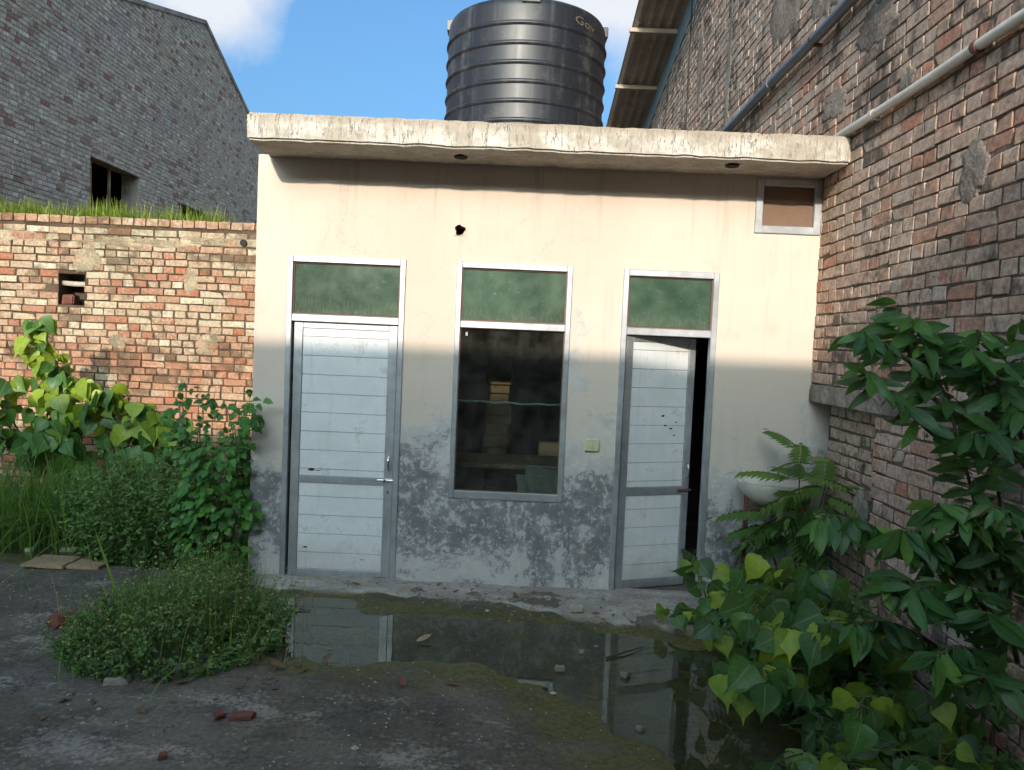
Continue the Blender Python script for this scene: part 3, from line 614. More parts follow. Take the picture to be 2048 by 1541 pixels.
def bar(g, x0, x1, z0, z1, y0=FY - 0.012, y1=FY + 0.05): return g.box(x0, x1, y0, y1, z0, z1, 0.004)
def frame_rect(op, w, splits=()):
    x0, x1, z0, z1 = op; g = G()
    bar(g, x0, x0 + w, z0, z1); bar(g, x1 - w, x1, z0, z1)
    return g
def bead(g, x0, x1, z0, z1, y0, y1, t=0.008):
    g.box(x0, x1, y0, y1, z1 - t, z1); g.box(x0, x1, y0, y1, z0, z0 + t); g.box(x0, x0 + t, y0, y1, z0 + t, z1 - t); g.box(x1 - t, x1, y0, y1, z0 + t, z1 - t); return g
def pane_at(name, x0, x1, z0, z1, y, mat, parent): return G().box(x0 + 0.004, x1 - 0.004, y, y + 0.005, z0 + 0.004, z1 - 0.004).make(name, mat, parent)

def make_door(op, leaf, label, angle, pane_z, planks_hi, planks_lo, rail_z, stile_w, bottom_rail):
    x0, x1, z0, z1 = op; W = 0.040
    g = frame_rect(op, W); bar(g, x0 + W, x1 - W, z1 - 0.046, z1); bar(g, x0 + W, x1 - W, pane_z - 0.052, pane_z)
    d = g.make('door', 'alu', house); d['label'] = label
    bd = bead(G(), x0 + W, x1 - W, pane_z, z1 - 0.046, FY + 0.006, FY + 0.02).make('bead', 'bead', d)
    pane_at('transom_pane', x0 + W + .006, x1 - W - .006, pane_z + .006, z1 - .052, FY + 0.014, 'green', d)
    lx0, lx1, lz0, lz1 = leaf; hinge = Vector((lx0, FY + 0.012, 0)); ca, sa = math.cos(angle), math.sin(angle)
    def place(name, gg, mat):
        V = np.array(gg.V); V[:, 0] -= hinge.x; V[:, 1] -= hinge.y
        X = V[:, 0] * ca - V[:, 1] * sa + hinge.x; Y = V[:, 0] * sa + V[:, 1] * ca + hinge.y
        return obj(name, np.stack([X, Y, V[:, 2]], 1), gg.F, mat, d)
    y0, y1 = FY + 0.012, FY + 0.047
    place('stile', G().box(lx0, lx0 + stile_w, y0, y1, lz0, lz1, .003), 'alu'); place('stile', G().box(lx1 - stile_w, lx1, y0, y1, lz0, lz1, .003), 'alu')
    a, b = lx0 + stile_w, lx1 - stile_w
    place('rail', G().box(a, b, y0 + .001, y1, lz1 - 0.042, lz1, .003), 'alu'); place('rail', G().box(a, b, y0 + .001, y1, lz0, lz0 + bottom_rail, .003), 'alu')
    place('rail', G().box(a, b, y0 + .001, y1, rail_z[0], rail_z[1], .003), 'alu')
    ph = 0.134
    for zt, zb in ((lz1 - 0.042, rail_z[1]), (rail_z[0], lz0 + bottom_rail)):
        z = zt
        first = True
        while z > zb + 0.004:
            h = (0.058 if first and zt > 1 else (0.098 if first else ph)); first = False; lo = max(zb, z - h)
            gg = G(); e = 0.0013
            gg.box(a + .001, b - .001, y0 + 0.008, y0 + 0.016, lo + e, z - e, 0.0022); place('plank', gg, 'pvc'); z -= h
    return d, place, (lx0, lx1, y0)
d1, place1, (l0, l1, dy) = make_door(DOOR1, (-1.592, -0.862, 0.030, 1.838), 'closed left-hand door with white planks, grey aluminium frame and pull handle', 0.0, 1.893, 7, 5, (0.700, 0.752), 0.062, 0.050)
def handle(place, x, z, y):
    g = G(); g.tube([(x, y + .004, z - .055), (x, y - .022, z - .045), (x, y - .030, z - .02), (x, y - .030, z + .02), (x, y - .022, z + .045), (x, y + .004, z + .055)], 0.0065, 8); place('handle', g, 'chrome')
handle(place1, l1 - 0.030, 0.865, dy)
g = G().box(l1 - 0.105, l1 + 0.012, dy - .012, dy + .002, 0.733, 0.752, .002); g.tube([(l1 - 0.11, dy - .014, .742), (l1 + .03, dy - .014, .742)], .006, 8); g.box(l1 - .06, l1 - .045, dy - .03, dy - .008, .735, .75); place1('bolt', g, 'chrome')
place1('keyhole', G().box(l1 - .035, l1 - .027, dy - .001, dy + .003, 0.645, 0.668, .001), 'dark')
def mark(place, x, z, w, h, y, seed, mat='dark'):
    rng = np.random.default_rng(seed); n = 11
    V = [(x, y, z)] + [(x + w * math.cos(6.283 * k / n) * rng.uniform(.6, 1.1), y + rng.uniform(0, .0008), z + h * math.sin(6.283 * k / n) * rng.uniform(.6, 1.1)) for k in range(n)]
    gg = G(); gg.add(V, [(0, 1 + k, 1 + (k + 1) % n) for k in range(n)]); place('chip', gg, mat)
mark(place1, -1.445, 0.795, .030, .012, dy + .0068, 1); mark(place1, -1.395, 0.790, .028, .004, dy + .0068, 2); mark(place1, -1.47, 0.235, .02, .007, dy + .0068, 3); mark(place1, -1.06, 0.16, .02, .004, dy + .0068, 4, 'stone'); mark(place1, -1.50, 1.25, .004, .004, dy + .0068, 5)
d2, place2, (r0, r1, dy) = make_door(DOOR2, (0.748, 1.318, 0.030, 1.842), 'right-hand door standing ajar, white planks with small dark holes', rad(21), 1.897, 7, 5, (0.700, 0.760), 0.055, 0.060)
handle(place2, r1 - 0.028, 0.875, dy)
g = G().box(r1 - 0.09, r1 + 0.01, dy - .012, dy + .002, 0.722, 0.742, .002); g.tube([(r1 - 0.10, dy - .014, .732), (r1 + .015, dy - .014, .732)], .006, 8); place2('bolt', g, 'rust')
for i, (a, b, w, h) in enumerate(((1.075, 1.275, .018, .010), (1.098, 1.205, .012, .007), (1.145, 1.185, .016, .008), (1.185, 1.23, .012, .004), (1.175, 1.135, .010, .007), (1.135, 1.29, .004, .004))): mark(place2, a, b, w, h, dy + .0068, 20 + i)
# window
x0, x1, z0, z1 = WIN; g = frame_rect(WIN, .038); bar(g, x0 + .038, x1 - .038, z1 - .042, z1); bar(g, x0 + .038, x1 - .038, 1.845, 1.895); bar(g, x0 + .038, x1 - .038, z0, z0 + .055)
win = g.make('window', 'alu', house)
g = bead(G(), x0 + .038, x1 - .038, 1.895, z1 - .042, FY + .006, FY + .022, .009); bead(g, x0 + .038, x1 - .038, z0 + .055, 1.845, FY + .006, FY + .022, .006).make('bead', 'bead', win)
pane_at('upper_pane', x0 + .044, x1 - .044, 1.901, z1 - .048, FY + .014, 'green', win)
pane_at('lower_pane', x0 + .042, x1 - .042, z0 + .059, 1.841, FY + .014, 'glass', win)
G().box(-.385, -.37, FY + .0125, FY + .014, 1.79, 1.815).make('sticker', 'sack', win)
x0, x1, z0, z1 = VENT; g = frame_rect(VENT, .052); bar(g, x0 + .052, x1 - .052, z1 - .050, z1); bar(g, x0 + .052, x1 - .052, z0, z0 + .055); vent = g.make('vent_window', 'alu', house)
pane_at('insect_screen', x0 + .048, x1 - .048, z0 + .05, z1 - .045, FY + .02, 'screen', vent)
sw = G().box(.487, .585, FY - .018, FY + .01, 1.016, 1.102, .004).make('switch_plate', 'switch', house); G().box(.525, .548, FY - .024, FY - .017, 1.038, 1.082, .003).make('switch_button', 'switch', sw)
# shelf and sack in the dim room; pillar and cord imitate window reflections
pil = empty('reflection_pillar', (-0.16, 6.5, 0.02), 'rough pale brick pillar added in the room to imitate a reflection in the window', 'pillar')
rng = random.Random(5)
z = 0.02; i = 0
while z < 2.0:
    h = rng.uniform(.07, .10); w = .19 + rng.uniform(-.03, .03); G().box(-.16 - w / 2, -.16 + w / 2, 6.42 + rng.uniform(0, .012), 6.6, z, z + h - .008, .006).make('brick', 'inner_pale', pil); z += h
bench = empty('work_shelf', (0.1, 6.1, 0.02), 'dark wooden shelf inside the room just below the window sill line', 'shelf')
G().box(-.9, 1.0, 5.78, 6.35, .80, .835, .004).make('shelf_board', 'wood', bench)
for lx in (-.85, .95): G().box(lx - .025, lx + .025, 6.2, 6.25, .02, .80, .003).make('leg', 'wood', bench)
sk = rough_box(0.02, .50, 5.66, 5.76, .50, .83, .04, .03, 6, 3, .06, 'sack', 'white_sack'); put_props(sk, 'crumpled white sack hanging off the shelf behind the window glass', 'sack')
G().tube([(0.1 + .05 * k, 5.77, .83 + .004 * (k % 2)) for k in range(8)], .006, 6).make('tie_cord', 'cord', sk)
cd = G(); cd.tube([(-.75 + .07 * k, 5.72, 1.32 - .015 * math.sin(k / 22 * math.pi) + .004 * math.sin(k * 2.1)) for k in range(23)], .008, 6)  # added cord, imitates the blue streak reflected across the pane
cdo = cd.make('reflection_cord', 'cord'); put_props(cdo, 'pale blue cord added behind the window to imitate a reflected streak in the glass', 'cord')

# ================================================================== WATER TANK
TC = (-0.055, 7.02); TR = 0.695
tank = empty('water_tank', (TC[0], TC[1], 3.145), 'ribbed black plastic water tank standing on the flat roof', 'water tank')
prof = [(TR - .02, 3.146), (TR, 3.17)]
for zr in (3.26, 3.41, 3.56, 3.714, 3.868, 4.021, 4.174, 4.331):
    prof += [(TR, zr - .03), (TR, zr - .016)]
    prof += [(TR + .001, zr + .016), (TR - .0, zr + .03)]
prof += [(TR, 4.47), (TR - .006, 4.505), (TR - .022, 4.535), (TR - .06, 4.55), (.35, 4.61), (.25, 4.62), (.25, 4.65), (.23, 4.665), (.01, 4.68)]
G().lathe(prof, TC, 96).make('tank_body', 'tank', tank, smooth=True)
for zr in (3.26, 3.41, 3.56, 3.714, 3.868, 4.021, 4.174, 4.331):
    G().lathe([(TR - .002, zr - .022), (TR + .012, zr - .012), (TR + .016, zr), (TR + .012, zr + .012), (TR - .002, zr + .022)], TC, 96, cap=False).make('rib', 'tank', tank, smooth=True)
for ang in (-88, 2, 88 + 90 + 2, 92):
    w = rad(ang); c, s = math.cos(w), math.sin(w); g = G().box(-.035, .03, -.075, .075, 4.49, 4.58, .006)
    V = np.array(g.V); r = V[:, 0] + TR - .012; g.V = [tuple(v) for v in np.stack([TC[0] + r * c - V[:, 1] * s, TC[1] + r * s + V[:, 1] * c, V[:, 2]], 1)]
    g.make('lifting_lug', 'lug' if ang != 2 else 'tank', tank)
cu = bpy.data.curves.new('lettering', 'FONT'); cu.body = 'Gov'; cu.size = 0.088; cu.space_character = 1.05
to = bpy.data.objects.new('lettering_curve', cu); COL.objects.link(to); bpy.context.view_layer.update()
tm = bpy.data.meshes.new_from_object(to.evaluated_get(bpy.context.evaluated_depsgraph_get())); bpy.data.objects.remove(to)
V = np.array([tuple(v.co) for v in tm.vertices]); F = [tuple(p.vertices) for p in tm.polygons]
th = rad(-90 + 34) + V[:, 0] / TR * 1.55; V = np.stack([TC[0] + (TR + .0025) * np.cos(th), TC[1] + (TR + .0025) * np.sin(th), 4.395 + V[:, 1] - .03 * (V[:, 0] / .25)], 1)
obj('lettering', V, F, 'gold', tank)
st_ = G().tube([(1.10, 5.3, 3.14), (1.10, 5.3, 3.20), (1.10, 5.3, 3.225)], [.014, .014, .02], 8).make('pipe_stub', 'white_pvc'); put_props(st_, 'tiny pale pipe stub poking up from the roof slab edge', 'pipe')

# ================================================================== LEFT YARD WALL
LY = 7.90
yw = empty('yard_wall', (-4.3, LY, 0), 'old sunlit brick yard wall with a broken hole and mortar smears', 'wall')
LH = (-4.76, -4.49, 1.955, 2.275)
cells_wall('mortar_core', [-7.45, -1.88], [-0.05, 2.86], [LH], LY, LY + 0.23, 'mortar_left', yw, amp=0.004, step=0.25)
lw = lambda u, z, d: (u, LY + d, z)
def keep_left(u, z): return not (-4.84 < u < -4.64 and 2.03 < z < 2.19 and z > 2.1) and z < 2.79
brick_wall(yw, 'brick_left', -7.45, -1.88, 0.0, 2.79, lw, 0.0, keep_left, clip=[LH], seed=3, ch=.0745, bh=.0620, singles=285, proud=0.009, seen=lambda w: w[0] > -5.5 and w[2] > 0.75, palette=lambda r: min(1, max(0, r.normal(.55, .27))))
rng = np.random.default_rng(4); u = -7.4
cap_m = [mesh_np('coping_brick', brick_template(.113, .075, .20, rng) - np.array([0, .0, 0]), BF, 'brick_left', (rng.uniform(.05, .5), rng.random(), rng.uniform(0, .5))) for _ in range(8)]
while u < -1.95:
    link('coping_brick', cap_m[int(rng.integers(0, 8))], yw, (u, LY - .014 + rng.uniform(-.004, .004), 2.826 + rng.uniform(-.004, .003)), (0, rng.uniform(-.02, .02), 0)); u += .124
for i, (c, a, b, mt) in enumerate((((-4.47, 2.42), .17, .13, 'lime'), ((-3.40, 2.27), .09, .14, 'lime'), ((-4.13, 1.60), .11, .09, 'lime'), ((-4.0, 2.62), .55, .05, 'lime'), ((-2.9, 2.66), .6, .045, 'lime'), ((-5.3, 2.64), .55, .05, 'lime'), ((-3.2, 1.62), .12, .12, 'lime'))):
    blob_patch('mortar_smear', c, a, b, lw, mt, yw, 0.006, 40 + i)
rough_box(-4.74, -4.62, LY + .02, LY + .15, 1.955, 2.06, .03, .014, 9, 4, .012, 'redbrick', 'broken_brick', yw); rough_box(-4.80, -4.50, LY + .05, LY + .16, 2.155, 2.20, .04, .008, 9, 8, .008, 'palestone', 'lintel_shard', yw)
G().tube([(-2.86, LY - .03, 2.66), (-2.86, LY + .04, 2.66)], .035, 10).make('pipe_end', 'dark', yw)
rg = G().prism([(8.12, -0.05), (8.12, 2.74), (9.5, 2.82), (30, 2.9), (30, -0.05)], 'x', -7.6, -2.0).make('raised_ground', 'earth'); fix_normals(rg); rg['kind'] = 'structure'

# ================================================================== GREY GABLED SHED (left, behind)
GXW = -7.5
shed = empty('grey_shed', (GXW, 16, 2.8), 'tall weathered grey brick shed with sloping gable top and barred opening', 'shed')
gtop = lambda y: min(8.79 - .287 * (17.9 - y), 8.79 - .413 * (y - 17.9))
OP1, OP2 = (13.3, 15.0, 3.45, 4.70), (16.75, 18.45, 3.2, 4.50)
# core: cells clipped under the gable line
g = G(); ys = sorted({7.9, 9.5, 11, 12, 13.3, 15.0, 16, 16.75, 17.9, 18.45, 20, 22, 24, 26})
for a, b in zip(ys[:-1], ys[1:]):
    spans = [(0.0, None)]
    for o in (OP1, OP2):
        if o[0] <= a and b <= o[1]: spans = [(0.0, o[2]), (o[3], None)]
    for lo, hi in spans:
        pa, pb = (gtop(a), gtop(b)) if hi is None else (hi, hi)
        g.prism([(a, lo), (b, lo), (b, pb), (a, pa)], 'x', GXW, GXW - .34)
core = fix_normals(g.make('mortar_core', 'mortar_grey', shed))
gw = lambda u, z, d: (GXW - d, u, z)
brick_wall(shed, 'brick_grey', 8.0, 25.5, 2.75, 8.9, gw, rad(90), lambda u, z: z + .04 < gtop(u) - .05, clip=[OP1, OP2], seed=9, ch=.0765, bh=.0640, singles=240, proud=.010, seen=lambda w: w[2] > 3.0, palette=lambda r: min(1, max(0, r.normal(.5, .25))) if r.random() > .12 else r.uniform(0, .12))
for a, b in ((8, 17.9), (17.9, 25.6)):
    n = int((b - a) / .9)
    for i in range(n):
        y0, y1 = a + (b - a) * i / n, a + (b - a) * (i + 1) / n - .012
        V = [(GXW + .03, y0, gtop(y0) - .04), (GXW + .03, y1, gtop(y1) - .04), (GXW + .03, y1, gtop(y1) + .05), (GXW + .03, y0, gtop(y0) + .05)]; V += [(GXW - .37, v[1], v[2]) for v in V]
        fix_normals(obj('coping_slab', np.array(V), [(0, 1, 2, 3), (7, 6, 5, 4), (0, 4, 5, 1), (1, 5, 6, 2), (2, 6, 7, 3), (3, 7, 4, 0)], 'mortar_grey', shed))
G().box(GXW - .34, GXW - .02, OP1[0] - .1, OP1[1] + .1, OP1[3] - .002, OP1[3] + .06, .004).make('lintel', 'wood', shed)
for yy in (13.62, 14.25): G().box(GXW - .20, GXW - .16, yy - .02, yy + .02, OP1[2], OP1[3]).make('bar', 'wood', shed)
G().box(GXW - 4, GXW - .36, 8, 25.5, .0, .05).make('inner_floor', 'inner', shed); g = G(); g.prism([(7.9, 0), (25.5, 0), (25.5, gtop(25.5) - .1), (17.9, 8.68), (7.9, gtop(7.9) - .1)], 'x', GXW - 4.2, GXW - 4.0); g.box(GXW - 4, GXW - .36, 7.9, 8.0, 0, 6); g.box(GXW - 4, GXW - .36, 25.4, 25.5, 0, 5.8); g.make('inner_wall', 'inner', shed)
fix_normals(G().prism([(7.9, gtop(7.9) - .06), (17.9, 8.73), (25.8, gtop(25.8) - .06), (25.8, gtop(25.8) - .12), (17.9, 8.67), (7.9, gtop(7.9) - .12)], 'x', GXW - 4.2, GXW - .36).make('roof', 'asbestos', shed))

# ================================================================== RIGHT BRICK BUILDING
RX = 2.05
bb = empty('brick_warehouse', (RX, 5, 0), 'high stained brick building wall with pipes and a corrugated roof overhang', 'building')
rtop = lambda y: 5.59 + .179 * (13.36 - y) if y > 1.0 else 7.80 - .179 * (1.0 - y)
NZ0, NY0, NX = 1.435, 4.40, 2.19
g = G(); g.prism([(-6.9, NZ0), (16.5, NZ0), (16.5, rtop(16.5)), (1.0, rtop(1.001)), (-6.9, rtop(-6.9))], 'x', RX, RX + .35)
g.box(RX, RX + .35, -6.9, NY0, -.05, NZ0); g.box(NX, RX + .35, NY0, 16.5, -.05, NZ0)
fix_normals(g.make('mortar_core', 'mortar_right', bb))
rw = lambda u, z, d: (RX + d, -u, z); nw = lambda u, z, d: (NX + d, -u, z)
pal_r = lambda r: min(1, max(0, r.normal(.48, .22)))
def keep_r(u, z):
    y = -u
    return z + .05 < rtop(y) and not (y > 5.55 and z < 3.05)
brick_wall(bb, 'brick_right', -16.2, -0.6, 1.56, 8.0, rw, rad(-90), keep_r, seed=11, ch=.079, bh=.0650, singles=240, proud=.008, palette=pal_r, seen=lambda w: w[1] > 2.9 and not (w[1] > 4.9 and w[2] < 3.2 and w[1] > 5.4), ragged=.003, grow=1.06)
brick_wall(bb, 'brick_right', -NY0, -0.6, 0.0, 1.425, rw, rad(-90), lambda u, z: True, seed=12, ch=.079, bh=.0650, singles=45, proud=.008, palette=pal_r, seen=lambda w: w[2] > .8 and w[1] > 3.4, grow=1.06)
brick_wall(bb, 'brick_right', -5.39, -NY0, 0.0, 1.425, nw, rad(-90), lambda u, z: True, seed=13, ch=.079, bh=.0650, singles=14, proud=.010, palette=lambda r: r.uniform(.55, 1), seen=lambda w: w[2] > .9)
rough_box(RX - .016, RX + .03, 0.6, 5.398, 1.434, 1.556, .035, .009, 26, 5, .006, 'cement', 'concrete_band', bb)
for i, (c, a, b, mt) in enumerate((((-6.3, 4.75), .55, .55, 'cement_dark'), ((-5.5, 4.45), .35, .40, 'cement_dark'), ((-4.75, 3.75), .30, .16, 'cement_dark'), ((-8.2, 4.6), .10, .9, 'cement'), ((-3.6, 2.62), .12, .16, 'cement_dark'), ((-9.6, 5.2), .16, .6, 'cement_dark'), ((-3.05, 1.75), .35, .18, 'cement'), ((-4.3, 3.28), .08, .06, 'cement'), ((-3.6, 3.85), .25, .12, 'cement_dark'), ((-5.3, 3.45), .22, .10, 'cement_dark'), ((-4.55, .82), .10, .14, 'cement'), ((-6.6, 3.5), .12, .3, 'cement'))):
    blob_patch('cement_patch', c, a, b, rw, mt, bb, 0.007, 80 + i)
# sheeted gable strip between wall top and roof
for i in range(16):
    y0, y1 = 1.0 + i * .96, 1.0 + (i + 1) * .96 - .008; V = [(RX - .012, y0, rtop(max(y0, 1.01)) - .03), (RX - .012, y1, rtop(y1) - .03), (RX - .012, y1, rtop(y1) + .32), (RX - .012, y0, rtop(max(y0, 1.01)) + .32)]; V += [(RX + .02, v[1], v[2]) for v in V]
    fix_normals(obj('gable_sheet', np.array(V), [(0, 1, 2, 3), (7, 6, 5, 4), (0, 4, 5, 1), (1, 5, 6, 2), (2, 6, 7, 3), (3, 7, 4, 0)], 'fascia', bb))
ztop = lambda y: rtop(max(y, 1.01)) + .335
def corrugated(y0, y1, lift):
    V = []; n = 84; xs = np.linspace(1.40, 2.45, n); zc = .024 * np.cos((xs - 1.40) / .146 * 2 * math.pi)
    for yy in (y0, y1):
        for t in (0, .007): V += [(x, yy, ztop(yy) + lift + .03 + c + t) for x, c in zip(xs, zc)]
    F = []
    for k in range(n - 1): F += [(k, k + 1, 2 * n + k + 1, 2 * n + k), (n + k, 3 * n + k, 3 * n + k + 1, n + k + 1), (k, n + k, n + k + 1, k + 1), (2 * n + k, 2 * n + k + 1, 3 * n + k + 1, 3 * n + k)]
    F += [(0, 2 * n, 3 * n, n), (n - 1, 2 * n - 1, 4 * n - 1, 3 * n - 1)]
    return fix_normals(obj('roof_sheet', np.array(V), F, 'asbestos', bb))
PUR = [1.6, 3.2, 4.8, 6.4, 8.0, 9.6, 11.2, 12.75, 14.3, 15.9]
for i, yy in enumerate(PUR):
    corrugated(yy - .10, yy + 1.62, .010 * (i % 2))
    zz = ztop(yy) - .005; G().box(1.36, 2.04, yy - .03, yy + .03, zz - .06, zz, .004).make('purlin', 'asbestos', bb)
# pipes clipped to the wall
wp = empty('drain_pipe', (RX - .035, 3.5, 3.18), 'white plastic drain pipe running level along the brick wall', 'pipe')
g = G(); g.tube([(RX - .04, 5.5 - .25 * k, 3.176 + .004 * math.sin(k * .9)) for k in range(22)], .026, 14); g.make('pipe_run', 'white_pvc', wp, smooth=True)
G().tube([(RX - .04, 3.60, 3.176), (RX - .04, 3.565, 3.176)], .031, 14).make('coupler', 'brown_pvc', wp)
for yy in (4.6, 2.7, 1.4): g = G(); g.tube([(RX - .04, yy - .012, 3.176), (RX - .04, yy + .012, 3.176)], .0285, 14); g.box(RX - .03, RX + .0, yy - .012, yy + .012, 3.145, 3.16); g.make('clamp', 'white_pvc', wp)
bp = empty('blue_pipe', (RX - .06, 6, 4.0), 'dark blue plastic pipe high on the brick wall above the white pipe', 'pipe')
G().tube([(RX - .06, 11 - .4 * k, 4.0 + .006 * math.sin(k * 1.3)) for k in range(25)], .038, 14).make('pipe_run', 'blue_pvc', bp, smooth=True)
G().tube([(RX - .06, 6.62, 4.0), (RX - .06, 6.54, 4.0)], .044, 14).make('coupler', 'blue_pvc', bp)
for yy in (8.0, 5.6, 3.6): g = G(); g.box(RX - .065, RX, yy - .015, yy + .015, 3.945, 3.965); g.tube([(RX - .06, yy - .015, 4.0), (RX - .06, yy + .015, 4.0)], .041, 14); g.make('clamp', 'rust', bp)
ww = G().tube([(RX - .035, 10.15, 6.35), (RX - .04, 10.1, 5.0), (RX - .04, 10.05, 3.4)], .008, 6).make('hanging_wire', 'dark'); put_props(ww, 'thin black wire hanging down the brick wall below the roof overhang', 'wire')

# ================================================================== BUILDING BEHIND THE CAMERA (its shadow lies on the yard)
rb = empty('rear_building', (-2, -7, 0), 'long plain brick building across the yard that shades the yard', 'building')
G().box(-11, 3.5, -9, -7.0, -.05, 6.62).make('wall', 'mortar_right', rb); G().box(-11.1, 3.6, -9.1, -6.95, 6.62, 6.72).make('parapet', 'cement', rb)
for x in (-6.8, -4.2, 1.2): o = G().box(x - .9, x + .9, -7.03, -6.97, 1.1, 2.5, .004).make('window', 'dark', rb); G().box(x - 1.0, x + 1.0, -7.02, -6.9, 1.02, 1.1).make('sill', 'cement', o)

# ================================================================== WASH BASIN
ba = empty('wash_basin', (1.77, 5.18, 0), 'old white ceramic wash basin fixed to the house wall, half hidden by fern-like leaves', 'basin')
V, F = [], []; n = 40
prof = [(1.0, .885), (1.0, .868), (.97, .835), (.86, .79), (.62, .745), (.30, .725), (.02, .72)]; inn = [(.95, .888), (.88, .880), (.80, .85), (.60, .80), (.30, .775), (.02, .77)]
def bp_(f, k):
    w = 2 * math.pi * k / n; c, s = math.cos(w), math.sin(w); e = .62
    return 1.775 + .245 * f * math.copysign(abs(c) ** .8, c), 5.195 + .19 * f * math.copysign(abs(s) ** (.55 if s > 0 else .9), s)
for f, z in list(reversed(inn)) + prof:
    for k in range(n): x, y = bp_(f, k); V.append((x, min(y, 5.392), z))
L = len(inn) + len(prof)
F = [(r * n + k, r * n + (k + 1) % n, (r + 1) * n + (k + 1) % n, (r + 1) * n + k) for r in range(L - 1) for k in range(n)]
fix_normals(obj('bowl', np.array(V), F, 'ceramic', ba, smooth=True))
G().tube([(1.775, 5.2, .725), (1.775, 5.2, .55), (1.775, 5.3, .48), (1.775, 5.40, .47)], .022, 10).make('waste_pipe', 'dark', ba)
G().tube([(1.90, 5.34, .885), (1.90, 5.34, .97), (1.90, 5.30, 1.0), (1.90, 5.24, .985)], .012, 8).make('tap', 'chrome', ba)
for lx in (1.575, 1.97): G().box(lx - .014, lx + .014, 5.16, 5.188, .02, .86, .003).make('leg', 'rust', ba)
g = G().box(1.56, 1.985, 5.165, 5.183, .70, .722, .002); g.make('support_bar', 'rust', ba)
hs = G().tube([(1.70, 5.2, .72), (1.705, 5.16, .6), (1.74, 5.12, .45), (1.78, 5.10, .33), (1.77, 5.05, .25), (1.68, 5.0, .235), (1.60, 4.98, .23), (1.55, 5.0, .20), (1.54, 5.05, .12)], .008, 7).make('rusty_hose', 'rust'); put_props(hs, 'thin rusty hose looping down under the wash basin', 'hose')
wr = G()
for k in range(5): wr.tube([(1.52 + .02 * k, 4.98 + .02 * k, .12 + .02 * k), (1.66, 4.94, .14 + .022 * k), (1.82, 5.0 + .02 * k, .13 + .018 * k), (1.90, 5.08, .10 + .01 * k)], .005, 6)
wr = wr.make('wire_coil', 'rust'); put_props(wr, 'loose coil of rusty wire lying below the wash basin', 'wire')

# ================================================================== PLANTS
def leaf_template(kind, tint, rng, droop=0.25, fold=0.18):
    """base at the origin, tip along +y, upper side +z, unit length"""
    T = {'peepal': ([0, .05, .14, .28, .44, .58, .70, .80, 1.0], [.10, .33, .45, .47, .40, .28, .15, .055, .004]),
         'apple': ([0, .12, .28, .45, .62, .78, .90, 1.0], [.025, .085, .14, .165, .16, .12, .06, .005]),
         'bush': ([0, .10, .25, .40, .55, .72, .87, 1.0], [.06, .30, .40, .30, .34, .24, .10, .006]),
         'small': ([0, .3, .65, 1.0], [.04, .22, .18, .005]), 'leaflet': ([0, .25, .6, 1.0], [.04, .15, .12, .004])}[kind]
    vs, ws = T; V, uv, F = [], [], []
    tw = rng.uniform(-.25, .25); wav = rng.uniform(-.05, .05)
    for i, (v, w) in enumerate(zip(vs, ws)):
        for sx in (-1, 0, 1):
            back = -.05 if (kind == 'peepal' and i == 0 and sx) else 0
            x = sx * w; z = -droop * v * v + abs(sx) * w * fold + sx * wav * math.sin(v * 7) + tw * sx * w * v
            V.append((x, v + back, z)); uv.append((sx * 1.0, v))
        if i: a = 3 * (i - 1); F += [(a, a + 1, a + 4, a + 3), (a + 1, a + 2, a + 5, a + 4)]
    return np.array(V), np.array(F), np.array(uv, float), tint
def leaf_sets(kind, mat, seed, n=18, droop=(.1, .5), fold=(.0, .4)):
    rng = np.random.default_rng(seed); out = []
    for i in range(n):
        V, F, uv, t = leaf_template(kind, (i / (n - 1), rng.random(), rng.random()), rng, rng.uniform(*droop), rng.uniform(*fold)); out.append([V, F, uv, t, None, mat])
    return out
def basis(axis, normal):
    y = Vector(axis).normalized(); z = Vector(normal); z = z - y * y.dot(z)
    if z.length < 1e-3: z = y.orthogonal()
    z.normalize(); x = y.cross(z); return Matrix((x, y, z)).transposed()
def place_leaves(parent, sets, items, singles, name='leaf'):
    """items: (pos, axis, normal, length, brightness 0..1)"""
    def key(it):
        p = project(it[0]); 
        if p is None or not (-40 < p[0] < 2090 and -40 < p[1] < 1580): return 0
        return it[3] / p[2]
    order = sorted(items, key=key, reverse=True); Vs, Fs, Us, Ts = [], [], [], []; off = 0; n = len(sets)
    for i, (pos, ax, nm, L, br) in enumerate(order):
        s = sets[int(min(n - 1, max(0, round(br * (n - 1)))))]; R = basis(ax, nm)
        if i < singles:
            if s[4] is None: s[4] = mesh_np(name, s[0], s[1], s[5], s[3], s[2], True)
            link(name, s[4], parent, pos, R.to_euler(), (L, L, L))
        else:
            V = s[0] * L @ np.array(R).T + np.array(pos); Vs.append(V); Fs.append(s[1] + off); off += len(V); Us.append(s[2]); Ts.append(np.tile(s[3], (len(V), 1)))
    if Vs:
        o = obj('leaf_mass', np.concatenate(Vs), np.concatenate(Fs), sets[0][5], parent, True, np.concatenate(Ts), np.concatenate(Us)); o['kind'] = 'stuff'
def along(pts, t):
    pts = [Vector(p) for p in pts]; k = t * (len(pts) - 1); i = min(int(k), len(pts) - 2); return pts[i].lerp(pts[i + 1], k - i), (pts[i + 1] - pts[i]).normalized()
def smoothed(pts, n=14):
    pts = [Vector(p) for p in pts]; out = []
    for i in range(n + 1):
        t = i / n * (len(pts) - 1); k = min(int(t), len(pts) - 2); f = t - k
        p0, p1, p2, p3 = pts[max(k - 1, 0)], pts[k], pts[k + 1], pts[min(k + 2, len(pts) - 1)]
        out.append(0.5 * ((2 * p1) + (p2 - p0) * f + (2 * p0 - 5 * p1 + 4 * p2 - p3) * f * f + (3 * p1 - p0 - 3 * p2 + p3) * f ** 3))
    return out
